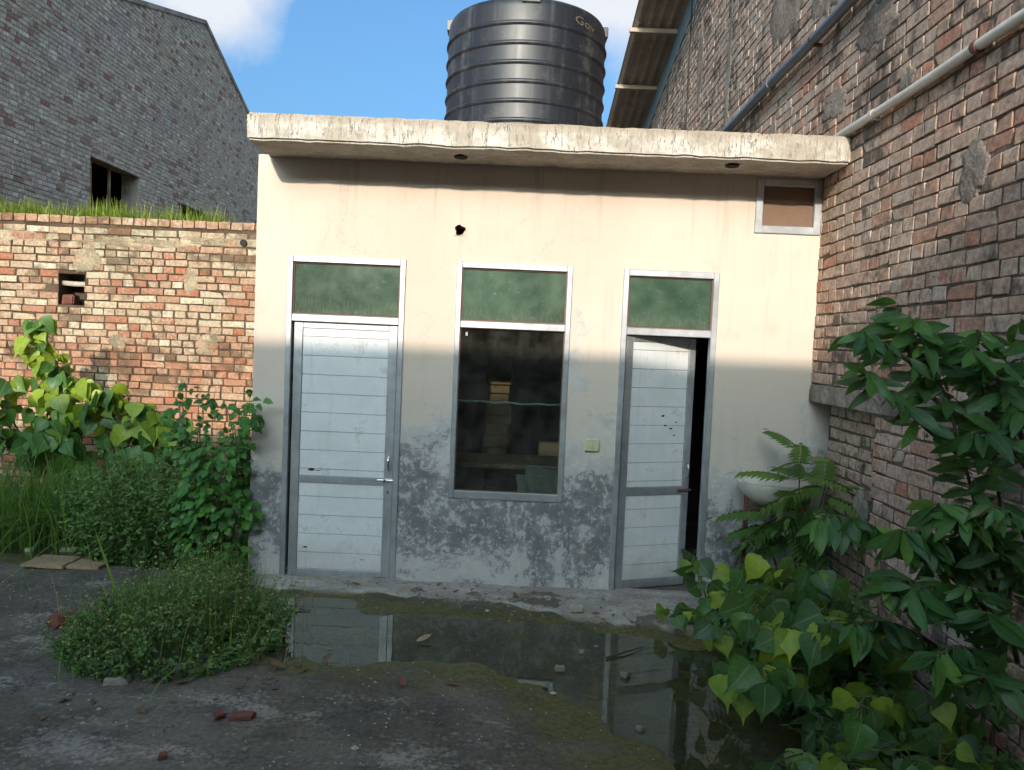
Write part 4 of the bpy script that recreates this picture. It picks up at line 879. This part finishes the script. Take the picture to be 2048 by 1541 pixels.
def shrub(name, label, cat, base, stems, sets, density, Lr, hang, bright, singles, stem_mat='stem', r0=.008, seed=1, petiole=(.04, .09), face=(0, -1, .45), tmin=.15, group=None, jitter=.5):
    """stems: polylines; leaves alternate along them on petioles"""
    rng = random.Random(seed); t = empty(name, base, label, cat, group); items = []; pet = G()
    for st in stems:
        sp = smoothed(st); n = len(sp); g = G(); g.tube(sp, [r0 * (1 - .75 * i / (n - 1)) for i in range(n)], 6); g.make('stem', stem_mat, t)
        Lt = sum((sp[i + 1] - sp[i]).length for i in range(n - 1)); cnt = max(2, int(Lt * density)); side = 1
        for j in range(cnt):
            f = tmin + (1 - tmin) * (j + rng.random() * .6) / cnt; p, d = along(sp, min(1, f)); side = -side
            w = Vector((d.y, -d.x, 0)) if abs(d.z) < .9 else Vector((rng.uniform(-1, 1), rng.uniform(-1, 1), 0)); w = (w.normalized() if w.length > 1e-4 else Vector((1, 0, 0))) * side
            out = (w + d * .5 + Vector((rng.gauss(0, jitter), rng.gauss(0, jitter), rng.gauss(.1, jitter * .6)))).normalized()
            pl = rng.uniform(*petiole); q = p + out * pl; pet.tube([p, p + out * pl * .5 + Vector((0, 0, .006)), q], .0018, 4, False)
            ax = (out * (1 - hang) + Vector((rng.gauss(0, .25), rng.gauss(0, .25), -1)) * hang).normalized()
            nm = Vector(face) + Vector((rng.gauss(0, .7), rng.gauss(0, .6), rng.gauss(0, .5)))
            items.append((q, ax, nm, rng.uniform(*Lr) * (rng.uniform(.5, .8) if rng.random() < .25 else 1), bright(q, f, rng)))
    if pet.V: pet.make('petioles', 'stem_green', t)['kind'] = 'stuff'
    place_leaves(t, sets, items, singles); return t, items
PE = leaf_sets('peepal', 'peepal', 1); AP = leaf_sets('apple', 'apple', 2, droop=(.15, .5)); BU = leaf_sets('bush', 'bush', 3, fold=(-.1, .2)); SM = leaf_sets('small', 'weed', 4)

# --- sacred-fig saplings against the left yard wall, tops in the sun
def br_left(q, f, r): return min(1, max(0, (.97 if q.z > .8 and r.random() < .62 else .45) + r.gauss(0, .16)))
fig_g = 'fig saplings growing in the yard'
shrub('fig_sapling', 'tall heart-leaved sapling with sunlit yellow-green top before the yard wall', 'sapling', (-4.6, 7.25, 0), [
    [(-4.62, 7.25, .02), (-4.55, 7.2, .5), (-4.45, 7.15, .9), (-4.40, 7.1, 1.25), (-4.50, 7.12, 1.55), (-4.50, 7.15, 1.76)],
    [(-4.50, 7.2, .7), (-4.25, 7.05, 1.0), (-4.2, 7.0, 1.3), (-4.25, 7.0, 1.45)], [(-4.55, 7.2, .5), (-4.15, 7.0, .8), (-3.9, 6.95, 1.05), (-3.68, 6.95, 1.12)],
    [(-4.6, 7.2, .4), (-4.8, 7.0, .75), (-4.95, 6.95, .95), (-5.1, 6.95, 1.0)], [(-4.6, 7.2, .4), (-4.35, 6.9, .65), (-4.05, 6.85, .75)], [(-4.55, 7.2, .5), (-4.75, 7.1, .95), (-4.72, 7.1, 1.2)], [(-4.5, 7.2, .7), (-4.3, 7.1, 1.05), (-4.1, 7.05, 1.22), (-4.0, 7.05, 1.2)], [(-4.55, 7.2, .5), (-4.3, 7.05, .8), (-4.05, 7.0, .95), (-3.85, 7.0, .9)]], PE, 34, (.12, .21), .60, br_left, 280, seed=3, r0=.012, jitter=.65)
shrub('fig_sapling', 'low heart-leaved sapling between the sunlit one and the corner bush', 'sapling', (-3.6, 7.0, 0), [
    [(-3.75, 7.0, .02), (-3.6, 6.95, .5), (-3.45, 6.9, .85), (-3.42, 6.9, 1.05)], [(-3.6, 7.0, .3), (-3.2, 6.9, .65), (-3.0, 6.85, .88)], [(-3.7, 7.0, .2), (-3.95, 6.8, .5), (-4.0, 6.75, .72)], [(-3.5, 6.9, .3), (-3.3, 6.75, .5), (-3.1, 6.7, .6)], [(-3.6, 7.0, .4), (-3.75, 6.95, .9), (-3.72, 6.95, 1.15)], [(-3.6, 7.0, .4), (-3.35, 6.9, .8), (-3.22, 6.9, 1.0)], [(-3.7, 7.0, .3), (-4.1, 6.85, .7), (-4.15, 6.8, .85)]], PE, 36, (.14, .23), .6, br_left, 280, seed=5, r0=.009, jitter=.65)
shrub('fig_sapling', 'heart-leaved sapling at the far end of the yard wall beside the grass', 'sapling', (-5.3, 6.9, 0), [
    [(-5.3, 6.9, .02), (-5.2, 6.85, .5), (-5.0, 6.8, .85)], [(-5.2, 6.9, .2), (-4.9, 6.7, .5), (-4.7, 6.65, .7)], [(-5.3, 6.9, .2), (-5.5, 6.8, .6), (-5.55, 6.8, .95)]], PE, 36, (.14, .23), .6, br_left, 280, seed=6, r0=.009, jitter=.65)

# --- dense small-leaved bush hugging the left corner of the house
rng = random.Random(11); bs = empty('corner_bush', (-2.1, 5.5, 0), 'dense small-leaved green bush hugging the left corner of the house', 'bush'); items = []
stems = [[(-2.1 + .08 * k, 5.55, .0), (-2.12 + .10 * k, 5.5 + .02 * k, .45), (-2.14 + .11 * k + rng.uniform(-.05, .05), 5.46, .9), (-2.16 + .12 * k + rng.uniform(-.04, .04), 5.45, 1.15 + rng.uniform(0, .25))] for k in range(-2, 3)]
stems += [[(-1.95, 5.3, .9), (-1.85, 5.25, 1.10), (-1.74, 5.24, 1.17)], [(-2.0, 5.4, .8), (-1.88, 5.3, 1.15), (-1.83, 5.28, 1.28)], [(-2.2, 5.4, .8), (-2.38, 5.4, 1.0), (-2.45, 5.4, 1.08)]]
for s in stems: sp = smoothed(s); G().tube(sp, [.007 * (1 - .7 * i / 14) for i in range(15)], 5).make('stem', 'stem_green', bs)
for s in stems:
    for j in range(42 if len(s) == 4 else 22):
        f = rng.uniform(.35, 1); p, d = along(s, f); o = Vector((rng.gauss(0, .05), rng.gauss(-.03, .05), rng.gauss(0, .03)))
        items.append((p + o, Vector((o.x * 8 + rng.gauss(0, .4), o.y * 8 + rng.gauss(-.2, .4), rng.gauss(-.25, .4))), Vector((rng.gauss(0, .4), -1 + rng.gauss(0, .4), .8)), rng.uniform(.045, .075), min(1, max(0, rng.gauss(.42, .2)))))
for j in range(900):
    z = rng.uniform(.08, .95); a = rng.uniform(0, 6.28); rr = math.sqrt(rng.uniform(.25, 1)); wz = .30 * (1 - max(0, z - .5) * .7) * (.75 + .25 * min(1, z / .3))
    x = -2.10 + wz * rr * math.cos(a) + .06 * mnoise.noise(Vector((a * 2, z * 5, 1))); y = 5.45 + .28 * rr * math.sin(a)
    if y > 5.37 and x > -1.90: continue
    items.append(((x, y, z), Vector((math.cos(a), math.sin(a) - .3, rng.gauss(-.6, .3))), Vector((math.cos(a) * .5 + rng.gauss(0, .3), -.7 + rng.gauss(0, .3), .8)), rng.uniform(.045, .078), min(1, max(0, rng.gauss(.45, .22)))))
place_leaves(bs, BU, items, 295)

def cloud_mesh(items, sets):
    Vs, Fs, Us, Ts = [], [], [], []; off = 0; n = len(sets)
    for pos, ax, nm, L, br in items:
        s = sets[int(min(n - 1, max(0, round(br * (n - 1)))))]; V = s[0] * L @ np.array(basis(ax, nm)).T + np.array(pos)
        Vs.append(V); Fs.append(s[1] + off); off += len(V); Us.append(s[2]); Ts.append(np.tile(s[3], (len(V), 1)))
    return np.concatenate(Vs), np.concatenate(Fs), np.concatenate(Us), np.concatenate(Ts)
def weed_clump(name, label, center, rx, ry, h, nstem, leaves_per, Ls, seed, flowers=0, lean=.35, bright=.4, shape=None, parent_loc=None, cat='weeds'):
    rng = random.Random(seed); t = empty(name, (*center, 0), label, cat); items = []; sg = G(); fl = G()
    for i in range(nstem):
        a = rng.uniform(0, 6.283); r = math.sqrt(rng.random()); x, y = center[0] + rx * r * math.cos(a), center[1] + ry * r * math.sin(a)
        hh = h * (1.0 - .55 * r * r) * rng.uniform(.55, 1.15)
        if shape: hh *= shape(x, y)
        z0 = max(0, ground_z(x, y)) - .01; ln = Vector((math.cos(a) * r * lean + rng.gauss(0, .15), math.sin(a) * r * lean + rng.gauss(0, .15), 1)) * hh
        b = Vector((x, y, z0)); pts = [b, b + Vector((ln.x * .35, ln.y * .35, ln.z * .55)), b + ln]
        sg.tube(pts, [.0022, .0018, .001], 3, False)
        for j in range(leaves_per):
            f = rng.uniform(.08, 1); p, d = along(pts, f); o = Vector((rng.gauss(0, 1), rng.gauss(0, 1), rng.gauss(.1, .5))).normalized()
            items.append((p, o + Vector((0, 0, rng.uniform(-.4, .5))), Vector((rng.gauss(0, .6), rng.gauss(-.4, .6), .8)), rng.uniform(*Ls), min(1, max(0, bright + .3 * (f - .5) + rng.gauss(0, .16)))))
        if rng.random() < flowers:
            p = b + ln; tip = p + Vector((rng.gauss(0, .02), rng.gauss(0, .02), rng.uniform(.02, .09))); sg.tube([p, tip], .001, 3, False); s_ = rng.uniform(.004, .009)
            fl.add([tip + Vector(v) * s_ for v in ((1, 0, 0), (-1, 0, 0), (0, 1, 0), (0, -1, 0), (0, 0, 1), (0, 0, -1))], [(0, 2, 4), (2, 1, 4), (1, 3, 4), (3, 0, 4), (2, 0, 5), (1, 2, 5), (3, 1, 5), (0, 3, 5)])
    V, F, U, T = cloud_mesh(items, SM); obj('foliage', V, F, 'weed', t, True, T, U)['kind'] = 'stuff'
    sg.make('stems', 'stem_green', t)['kind'] = 'stuff'
    if fl.V: fl.make('flower_heads', 'flower', t)['kind'] = 'stuff'
    return t
weed_clump('weed_mound', 'low mound of flowering weeds standing alone on the concrete yard', (-1.83, 4.20), .56, .60, .35, 760, 17, (.014, .036), 21, flowers=.30, lean=.5, bright=.55, shape=lambda x, y: max(.35, .85 + .9 * mnoise.noise(Vector((x * 3.1, y * 3.1, 2)))))
weed_clump('weed_thicket', 'fine-leaved weed thicket between the tall grass and the corner bush', (-2.72, 5.72), .50, .32, .86, 380, 34, (.02, .05), 22, lean=.3, bright=.50)
weed_clump('weed_fringe', 'straggling weeds at the foot of the corner bush by the house wall', (-2.05, 5.15), .25, .16, .28, 90, 10, (.02, .045), 23, flowers=.3, lean=.5, bright=.45)
weed_clump('weed_undergrowth', 'dark tangle of fine weeds beneath the shrub along the brick wall', (1.62, 4.1), .34, .62, .55, 330, 22, (.03, .065), 24, lean=.3, bright=.30)
weed_clump('weed_undergrowth', 'dark weeds beside the puddle at the foot of the big shrub', (1.66, 2.95), .34, .60, .36, 260, 18, (.03, .07), 25, lean=.3, bright=.22)

def grass_mesh(spots, hr, wr, seed, bright, lean=.35, segs=4):
    rng = random.Random(seed); V, F, U, T = [], [], [], []
    for x, y, z in spots:
        a = rng.uniform(0, 6.283); h = rng.uniform(*hr); w = rng.uniform(*wr); l = abs(rng.gauss(0, lean)); dx, dy = math.cos(a), math.sin(a); px, py = -dy, dx; o = len(V); br = min(1, max(0, rng.gauss(bright, .2)))
        for i in range(segs + 1):
            f = i / segs; ww = w * (1 - f ** 1.6) + .0004; bx = x + dx * l * h * f * f; by = y + dy * l * h * f * f; bz = z + h * (f - .35 * l * f * f * f)
            V += [(bx - px * ww, by - py * ww, bz), (bx + px * ww, by + py * ww, bz)]; U += [(-.5, f), (.5, f)]; T += [(min(1, br + .15 * f), .5, .5)] * 2
            if i: k = o + 2 * (i - 1); F.append((k, k + 1, k + 3, k + 2))
    return np.array(V), np.array(F), np.array(U), np.array(T)
rng = random.Random(31)
sp = [(rng.uniform(-5.6, -2.95), 6.35 + rng.gauss(0, .28), .0) for _ in range(2300)] + [(rng.gauss(-3.5, .28), rng.gauss(6.15, .13), 0) for _ in range(500)]
V, F, U, T = grass_mesh(sp, (.30, .82), (.003, .0085), 32, .45, 1.15)
tg = obj('tall_grass', V, F, 'grass', None, True, T, U); put_props(tg, 'thick stand of tall dark grass before the yard wall', 'grass', kind='stuff')
sp = []
while len(sp) < 6500:
    x = rng.uniform(-7.4, -3.2); y = 8.05 + abs(rng.gauss(0, .35))
    if rng.random() > .45 + 1.1 * mnoise.noise(Vector((x * 2.2, y * 1.5, 4))) + .25: continue
    if x > -3.9 and rng.random() < .4: continue
    sp.append((x, y, 2.76))
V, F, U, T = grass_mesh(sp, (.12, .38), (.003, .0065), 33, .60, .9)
wg = obj('wall_top_grass', V, F, 'grass_top', None, True, T, U); put_props(wg, 'grass along the top of the yard wall with sunlight put into its colour', 'grass', kind='stuff')
sp = [(-1.88 + rng.gauss(0, .24), 4.3 + rng.gauss(0, .25), 0) for _ in range(750)] + [(-1.98 + rng.gauss(0, .10), 5.12 + rng.gauss(0, .06), .0) for _ in range(90)]
V, F, U, T = grass_mesh(sp, (.16, .44), (.0010, .0028), 34, .72, .6)
yg = obj('yard_grass', V, F, 'grass', None, True, T, U); put_props(yg, 'thin grass blades sprouting from the weed mound and house corner', 'grass', kind='stuff')
sp = [(-1.85 + rng.gauss(0, .30), 4.25 + rng.gauss(0, .30), 0) for _ in range(130)]
V, F, U, T = grass_mesh(sp, (.12, .42), (.0010, .0022), 36, .5, .9)
dg_ = obj('dry_stalks', V, F, 'straw', None, True, T, U); put_props(dg_, 'thin dry straw stalks standing in the weed mound', 'grass', kind='stuff')
bl = G(); bp0 = [(-2.20, 4.35, 0), (-2.28, 4.36, .25), (-2.36, 4.37, .45), (-2.42, 4.38, .60)]
V = [];
for i, p in enumerate(smoothed(bp0, 8)): w = .012 * (1 - (i / 8) ** 2) + .0005; V += [(p.x - w, p.y, p.z), (p.x + w, p.y - .004, p.z)]
bo = obj('reed_blade', np.array(V), np.array([(2 * i, 2 * i + 1, 2 * i + 3, 2 * i + 2) for i in range(8)]), 'grass', None, True, np.tile((.8, .5, .5), (len(V), 1)), np.tile((.5, .5), (len(V), 1))); put_props(bo, 'single long broad blade leaning out of the weed mound', 'plant')

# --- sapling at the foot of the right-hand door
def br_mix(q, f, r): return min(1, max(0, (.88 if r.random() < .28 else .30) + r.gauss(0, .13)))
shrub('fig_sapling', 'small heart-leaved sapling at the foot of the right-hand door', 'sapling', (1.28, 4.85, 0), [
    [(1.30, 4.9, .02), (1.25, 4.85, .2), (1.18, 4.80, .38), (1.14, 4.78, .46)], [(1.30, 4.9, .02), (1.38, 4.85, .25), (1.44, 4.85, .42)], [(1.28, 4.88, .02), (1.12, 4.75, .12), (1.0, 4.68, .12)],
    [(1.30, 4.88, .02), (1.3, 4.72, .16), (1.28, 4.62, .14)], [(1.3, 4.9, .02), (1.42, 4.75, .2), (1.50, 4.7, .25)]], PE, 40, (.09, .15), .5, br_mix, 280, seed=41, r0=.006, petiole=(.03, .06), jitter=.6, tmin=.1)

# --- big heart-leaved mass in the lower right
rng = random.Random(51); stems = []
for i in range(26):
    by = rng.uniform(3.0, 4.3); bx = rng.uniform(1.34 + max(0, by - 3.8) * .5, 1.88); tx = bx - rng.uniform(.05, .42); ty = by - rng.uniform(-.1, .5); h = rng.uniform(.22, .62) * (1.15 if by > 3.5 else .8)
    stems.append([(bx, by, .0), (bx + .25 * (tx - bx), by + .3 * (ty - by), h * .6), (tx, ty, h), (tx - rng.uniform(0, .12), ty - rng.uniform(0, .12), h - rng.uniform(.0, .10))])
for i in range(14):
    bx, by = rng.uniform(1.55, 1.92), rng.uniform(2.55, 3.3); h = rng.uniform(.15, .42); stems.append([(bx, by, 0), (bx - .04, by - .05, h * .6), (bx - rng.uniform(.05, .2), by - rng.uniform(.0, .2), h), (bx - rng.uniform(.1, .3), by - rng.uniform(.1, .25), h - .04)])
stems += [[(1.6, 2.9, .05), (1.45, 2.75, .25), (1.25, 2.65, .30), (1.1, 2.62, .24)], [(1.75, 2.85, .05), (1.55, 2.6, .35), (1.35, 2.5, .42)], [(1.5, 3.2, .0), (1.25, 3.05, .14), (1.08, 3.0, .12)], [(1.4, 3.6, .0), (1.1, 3.5, .25), (.98, 3.45, .28)], [(1.3, 3.9, .0), (1.08, 3.8, .3), (1.0, 3.75, .42)]]
shrub('fig_thicket', 'spreading thicket of large heart-shaped leaves beside the puddle', 'thicket', (1.5, 3.5, 0), stems, PE, 18, (.085, .165), .55, br_mix, 300, seed=52, r0=.006, petiole=(.03, .09), jitter=.7, tmin=.25)

# --- big shrub with arching branches before the brick wall
k = .885
def S(x, z, dy=0.0): return (x * k * (3.2 * k + dy) / (3.2 * k), 3.2 * k + dy, 1.735 + (z - 1.735) * k * (3.2 * k + dy) / (3.2 * k))
main = [[S(2.02, 0.05, .35), S(2.02, .6, .25), S(1.95, 1.05, .1), S(1.86, 1.35), S(1.76, 1.62), S(1.68, 1.78), S(1.60, 1.92)],
        [S(2.06, 0.05, .3), S(2.10, .7, .2), S(2.04, 1.1, .05), S(1.95, 1.5), S(1.90, 1.72), S(1.88, 1.88)],
        [S(1.86, 1.35), S(1.72, 1.45, -.05), S(1.60, 1.55, -.08), S(1.48, 1.64, -.1), S(1.42, 1.70, -.1)], [S(1.72, 1.66), S(1.58, 1.76, -.05), S(1.46, 1.83, -.08), S(1.40, 1.85, -.1)],
        [S(1.80, 1.52), S(1.66, 1.66, .05), S(1.58, 1.85, .05), S(1.55, 1.97, .05)], [S(1.95, 1.5), S(2.02, 1.66), S(2.08, 1.78)], [S(1.98, 1.35), S(2.06, 1.5, -.1), S(2.12, 1.58, -.15)],
        [S(2.02, .7, .25), S(1.75, .92, .1), S(1.52, 1.04), S(1.36, 1.08), S(1.28, 1.06)], [S(2.05, .75, .2), S(1.85, .95), S(1.72, 1.02, -.1), S(1.62, 1.03, -.15)],
        [S(2.04, .8, .1), S(1.98, 1.0, -.1), S(1.90, 1.10, -.2), S(1.86, 1.10, -.25)], [S(2.02, .5, .2), S(1.82, .75, 0), S(1.68, .82, -.1), S(1.56, .80, -.15)], [S(2.05, .55, .1), S(1.98, .75, -.15), S(1.92, .80, -.25)], [S(2.02, .4, .2), S(1.75, .58, .1), S(1.58, .64, .05), S(1.45, .62, 0)],
        [S(2.15, 1.3, -.1), S(2.05, 1.55, -.1), S(1.95, 1.72, -.1), S(1.85, 1.80, -.12)], [S(2.2, 1.2, -.2), S(2.1, 1.35, -.2), S(1.98, 1.45, -.25), S(1.88, 1.45, -.25)], [S(2.15, .8, 0), S(2.0, 1.0, -.1), S(1.88, 1.12, -.15), S(1.76, 1.15, -.2)],
        [S(2.1, .6, .1), S(1.9, .9, 0), S(1.75, 1.0, 0), S(1.65, .98, 0)], [S(2.2, .9, -.2), S(2.1, 1.1, -.3), S(2.0, 1.15, -.35)], [S(2.1, 1.6, 0), S(2.1, 1.8, 0), S(2.05, 1.92, 0)], [S(2.1, .5, 0), S(1.95, .7, -.1), S(1.80, .80, -.2), S(1.68, .78, -.25)],
        [S(2.1, .35, 0), S(2.0, .5, -.15), S(1.9, .55, -.25), S(1.8, .5, -.3)], [S(2.15, .5, -.1), S(2.1, .65, -.25), S(2.0, .7, -.35)], [S(2.1, .2, .1), S(1.95, .38, 0), S(1.85, .42, -.05)], [S(2.15, .3, -.2), S(2.08, .42, -.35), S(2.0, .42, -.45)], [S(2.18, .75, -.1), S(2.12, .9, -.2), S(2.05, .95, -.25)]]
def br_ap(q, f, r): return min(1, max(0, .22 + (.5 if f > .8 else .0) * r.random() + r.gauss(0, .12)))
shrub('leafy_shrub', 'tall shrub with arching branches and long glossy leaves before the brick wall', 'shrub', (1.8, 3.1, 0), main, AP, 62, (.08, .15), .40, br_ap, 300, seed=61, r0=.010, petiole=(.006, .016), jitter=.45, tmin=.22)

# --- fern-like shrub over the wash basin: every frond one leaf with its leaflets
def frond(L, tint, seed):
    rng = np.random.default_rng(seed); V, F, U = [], [], []; tpl = leaf_template('leaflet', tint, rng, .35, .1); n = 10
    for i in range(1, n + 1):
        f = .14 + .86 * i / n; y = f * L; z = -.40 * L * f * f
        for sx in ((-1, 1) if i < n else (0,)):
            l = .33 * L * (1 - .5 * abs(f - .5)) * rng.uniform(.85, 1.1); ax = Vector((sx * 1.0, .55 if sx else 1, -.35)); R = np.array(basis(ax, (0, 0, 1)))
            vv = tpl[0] * l @ R.T + np.array((0, y, z)); F.append(tpl[1] + len(V)); V += vv.tolist(); U += tpl[2].tolist()
    o = len(V)
    for i in range(7): f = i / 6; V += [(-.0018, f * L, -.40 * L * f * f - .001), (.0018, f * L, -.40 * L * f * f - .001)]; U += [(.5, f)] * 2
    return np.array(V), np.concatenate(F + [np.array([(o + 2 * i, o + 2 * i + 1, o + 2 * i + 3, o + 2 * i + 2) for i in range(6)])]), np.array(U), tint
fs = []
for i in range(6): V, F, U, t_ = frond(1.0, (.15 + .16 * i, .5, .5), 70 + i); fs.append(mesh_np('frond', V, F, 'pinnate', t_, U, True))
fe = empty('feather_shrub', (1.92, 5.0, 0), 'feathery shrub with pinnate fronds spilling over the wash basin', 'shrub'); rng = random.Random(72)
for st in ([(1.88, 5.02, .0), (1.86, 4.98, .5), (1.84, 4.95, .85), (1.84, 4.95, 1.12)], [(1.88, 5.02, .3), (1.80, 4.9, .6), (1.74, 4.86, .72)], [(1.9, 5.0, .4), (1.93, 4.85, .75), (1.95, 4.8, .95)]):
    G().tube(smoothed(st), [.008 * (1 - .6 * i / 14) for i in range(15)], 6).make('stem', 'stem', fe)
    for j in range(15):
        f = .35 + .65 * j / 14; p, d = along(st, f); a = j * 2.4 + rng.uniform(-.4, .4); up = .15 + .85 * max(0, (p.z - .6) / .55)
        ax = Vector((math.cos(a), math.sin(a) * .75 - .25, up * rng.uniform(.5, 1.0) - .1)).normalized()
        L = rng.uniform(.30, .44)
        if (p + ax * L).x > 2.12: L *= .5
        if (p + ax * L).y > 5.36: ax.y = -abs(ax.y)
        L *= .8 if p.z > 1.0 else 1
        link('frond', fs[int(min(5, max(0, round((p.z - .45) / .7 * 4 + rng.gauss(0, .8)))))], fe, p, basis(ax, (0, 0, 1)).to_euler(), (L, L, L))

# ================================================================== LITTER IN THE YARD
def bit(name, label, cat, x, y, sx, sy, sz, mat, seed, rz=0.0, group=None, lift=0.0):
    o = rough_box(-sx / 2, sx / 2, -sy / 2, sy / 2, 0, sz, max(.012, min(sx, sy) / 3), min(sx, sy, sz) * .42, 24, seed, min(sx, sy, sz) * .12, mat, name)
    o.location = (x, y, max(0, ground_z(x, y)) + sz * .42 + lift); o.rotation_euler = (0, 0, rz); put_props(o, label, cat, group); return o
pk = empty('plank', (-3.2, 5.42, .03), 'weathered wooden board lying flat at the edge of the wet patch', 'board')
for i, (a, b, c, d) in enumerate(((-3.44, -3.14, 5.30, 5.56), (-3.137, -2.90, 5.33, 5.54))): rough_box(a, b, c, d, .030 - .004 * i, .055 - .006 * i, .05, .006, 12, 3 + i, .004, 'wood', 'board_piece', pk)
bit('brick_fragment', 'dark red half brick beside the weed mound', 'brick', -2.55, 4.30, .13, .10, .075, 'redbrick', 3, .5)
bit('brick_fragment', 'thin flat pale brick flake at the front of the weed mound', 'brick', -1.88, 3.63, .11, .07, .03, 'palestone', 4, .3)
bit('brick_fragment', 'flat red brick flake on the dark concrete', 'brick', -1.165, 3.345, .10, .055, .022, 'redbrick', 5, .1)
bit('brick_fragment', 'small round red brick crumb next to the flat flake', 'brick', -1.265, 3.33, .045, .04, .03, 'redbrick', 6, .8)
bit('brick_fragment', 'lone small red crumb on the concrete away from the others', 'brick', -1.36, 2.99, .035, .03, .02, 'redbrick', 7, .4)
bit('stone', 'pale angular stone lying on the concrete apron', 'stone', .44, 4.92, .075, .055, .035, 'palestone', 8, .3, lift=.02)
for i, (x, y, s, lb) in enumerate(((.29, 4.07, .05, 'dark squat stone breaking the puddle surface below the window'), (.64, 4.03, .055, 'larger dark stone in the puddle before the half-open door'), (.43, 4.33, .035, 'small dark stone in the puddle close to the floating stick'), (.63, 3.46, .04, 'lone stone in the puddle beside the heart-leaved thicket'), (.52, 4.42, .025, 'tiniest pebble showing in the puddle near the concrete apron'))): bit('stone', lb, 'stone', x, y, s, s * .75, s * .55, 'stone', 11 + i, i * .7, 'stones in the puddle', -.005)
bit('stone', 'flat pale stone in the wet patch before the tall grass', 'stone', -3.42, 5.86, .12, .07, .02, 'palestone', 31, .2); bit('stone', 'small whitish pebble at the edge of the tall grass', 'stone', -3.69, 5.80, .05, .04, .025, 'palestone', 32)
o = G().tube([(.56, 4.24, .008), (.68, 4.33, .014), (.80, 4.43, .008)], [.007, .006, .003], 6).make('stick', 'stem'); put_props(o, 'dark thin stick floating on the puddle', 'stick')
o = G().tube([(-1.42, 4.78, .006), (-1.33, 4.79, .01), (-1.25, 4.78, .006)], [.005, .005, .003], 6).make('stick', 'stem'); put_props(o, 'short twig in the puddle before the closed door', 'stick')
def dry_leaf(label, x, y, L, rz, mat='deadleaf'):
    r_ = np.random.default_rng(int(abs(x * 1000))); V, F, uv, _ = leaf_template('apple', (0, 0, 0), r_, -.25, .5); V = V * L * np.array([1.5, 1, 1]); c, s = math.cos(rz), math.sin(rz); V = np.stack([V[:, 0] * c - V[:, 1] * s + x, V[:, 0] * s + V[:, 1] * c + y, V[:, 2] + max(0, ground_z(x, y)) + .012], 1)
    o = obj('dead_leaf', V, F, mat, smooth=True); put_props(o, label, 'leaf')
dry_leaf('curled pale dead leaf floating in the middle of the puddle', -.52, 4.34, .10, -.9, 'wood'); dry_leaf('reddish dead leaf on the concrete below the mossy edge', -.50, 3.72, .07, .4, 'redbrick'); dry_leaf('brown dead leaf at the tip of the weed mound', -1.14, 3.88, .10, 1.2); dry_leaf('brown leaf on the mossy margin near the weed mound', -.98, 4.02, .07, -.5); dry_leaf('dead leaf lying on the apron under the window', .05, 5.12, .06, .3)
rng = random.Random(91); pb = G()
for i in range(1500):
    x, y = rng.uniform(-3.8, 1.0), rng.uniform(2.4, 5.3); s = rng.uniform(.002, .0075) * (2.4 if rng.random() < .06 else 1); z = ground_z(x, y)
    if z < .004 or rng.random() < .35: continue
    p = Vector((x, y, z)); pb.add([p + Vector((a * rng.uniform(.6, 1.3), b * rng.uniform(.6, 1.3), c)) * s for a, b, c in ((1, 0, 0), (-1, 0, 0), (0, 1, 0), (0, -1, 0), (0, 0, .7), (0, 0, -.6))], [(0, 2, 4), (2, 1, 4), (1, 3, 4), (3, 0, 4), (2, 0, 5), (1, 2, 5), (3, 1, 5), (0, 3, 5)])
po = pb.make('gravel', 'palestone'); po['kind'] = 'stuff'; po['label'] = 'scattered grit and crumbs on the dark concrete'; po['category'] = 'gravel'

rng = random.Random(95); fl = G()
for i in range(150):                                   # fallen leaf scraps and twigs gathered near the plants, wall foot and wet edge
    k_ = rng.random()
    if k_ < .4: x, y = rng.gauss(-1.85, .55), rng.gauss(3.75, .30)
    elif k_ < .7: x = rng.uniform(-1.6, 1.3); y = np.interp(x, ex, ey) + rng.uniform(-.02, .30)
    else: x, y = rng.uniform(-3.6, .8), rng.uniform(2.5, 4.2)
    z = max(0.001, ground_z(x, y)) + (.028 if y > np.interp(x, ex, ey) else .004); a = rng.uniform(0, 6.28); L = rng.uniform(.012, .045); c, s_ = math.cos(a) * L, math.sin(a) * L
    if rng.random() < .35: fl.tube([(x - c, y - s_, z), (x, y, z + .004), (x + c * 1.4, y + s_ * 1.4, z)], .0016, 4)
    else: fl.add([(x - c, y - s_, z), (x + s_ * .4, y - c * .4, z + rng.uniform(.002, .012)), (x + c, y + s_, z + .004), (x - s_ * .4, y + c * .4, z + rng.uniform(.0, .008))], [(0, 1, 2), (0, 2, 3)])
fo = fl.make('leaf_litter', 'deadleaf'); put_props(fo, 'dry leaf scraps and twigs strewn over the yard', 'litter', kind='stuff')
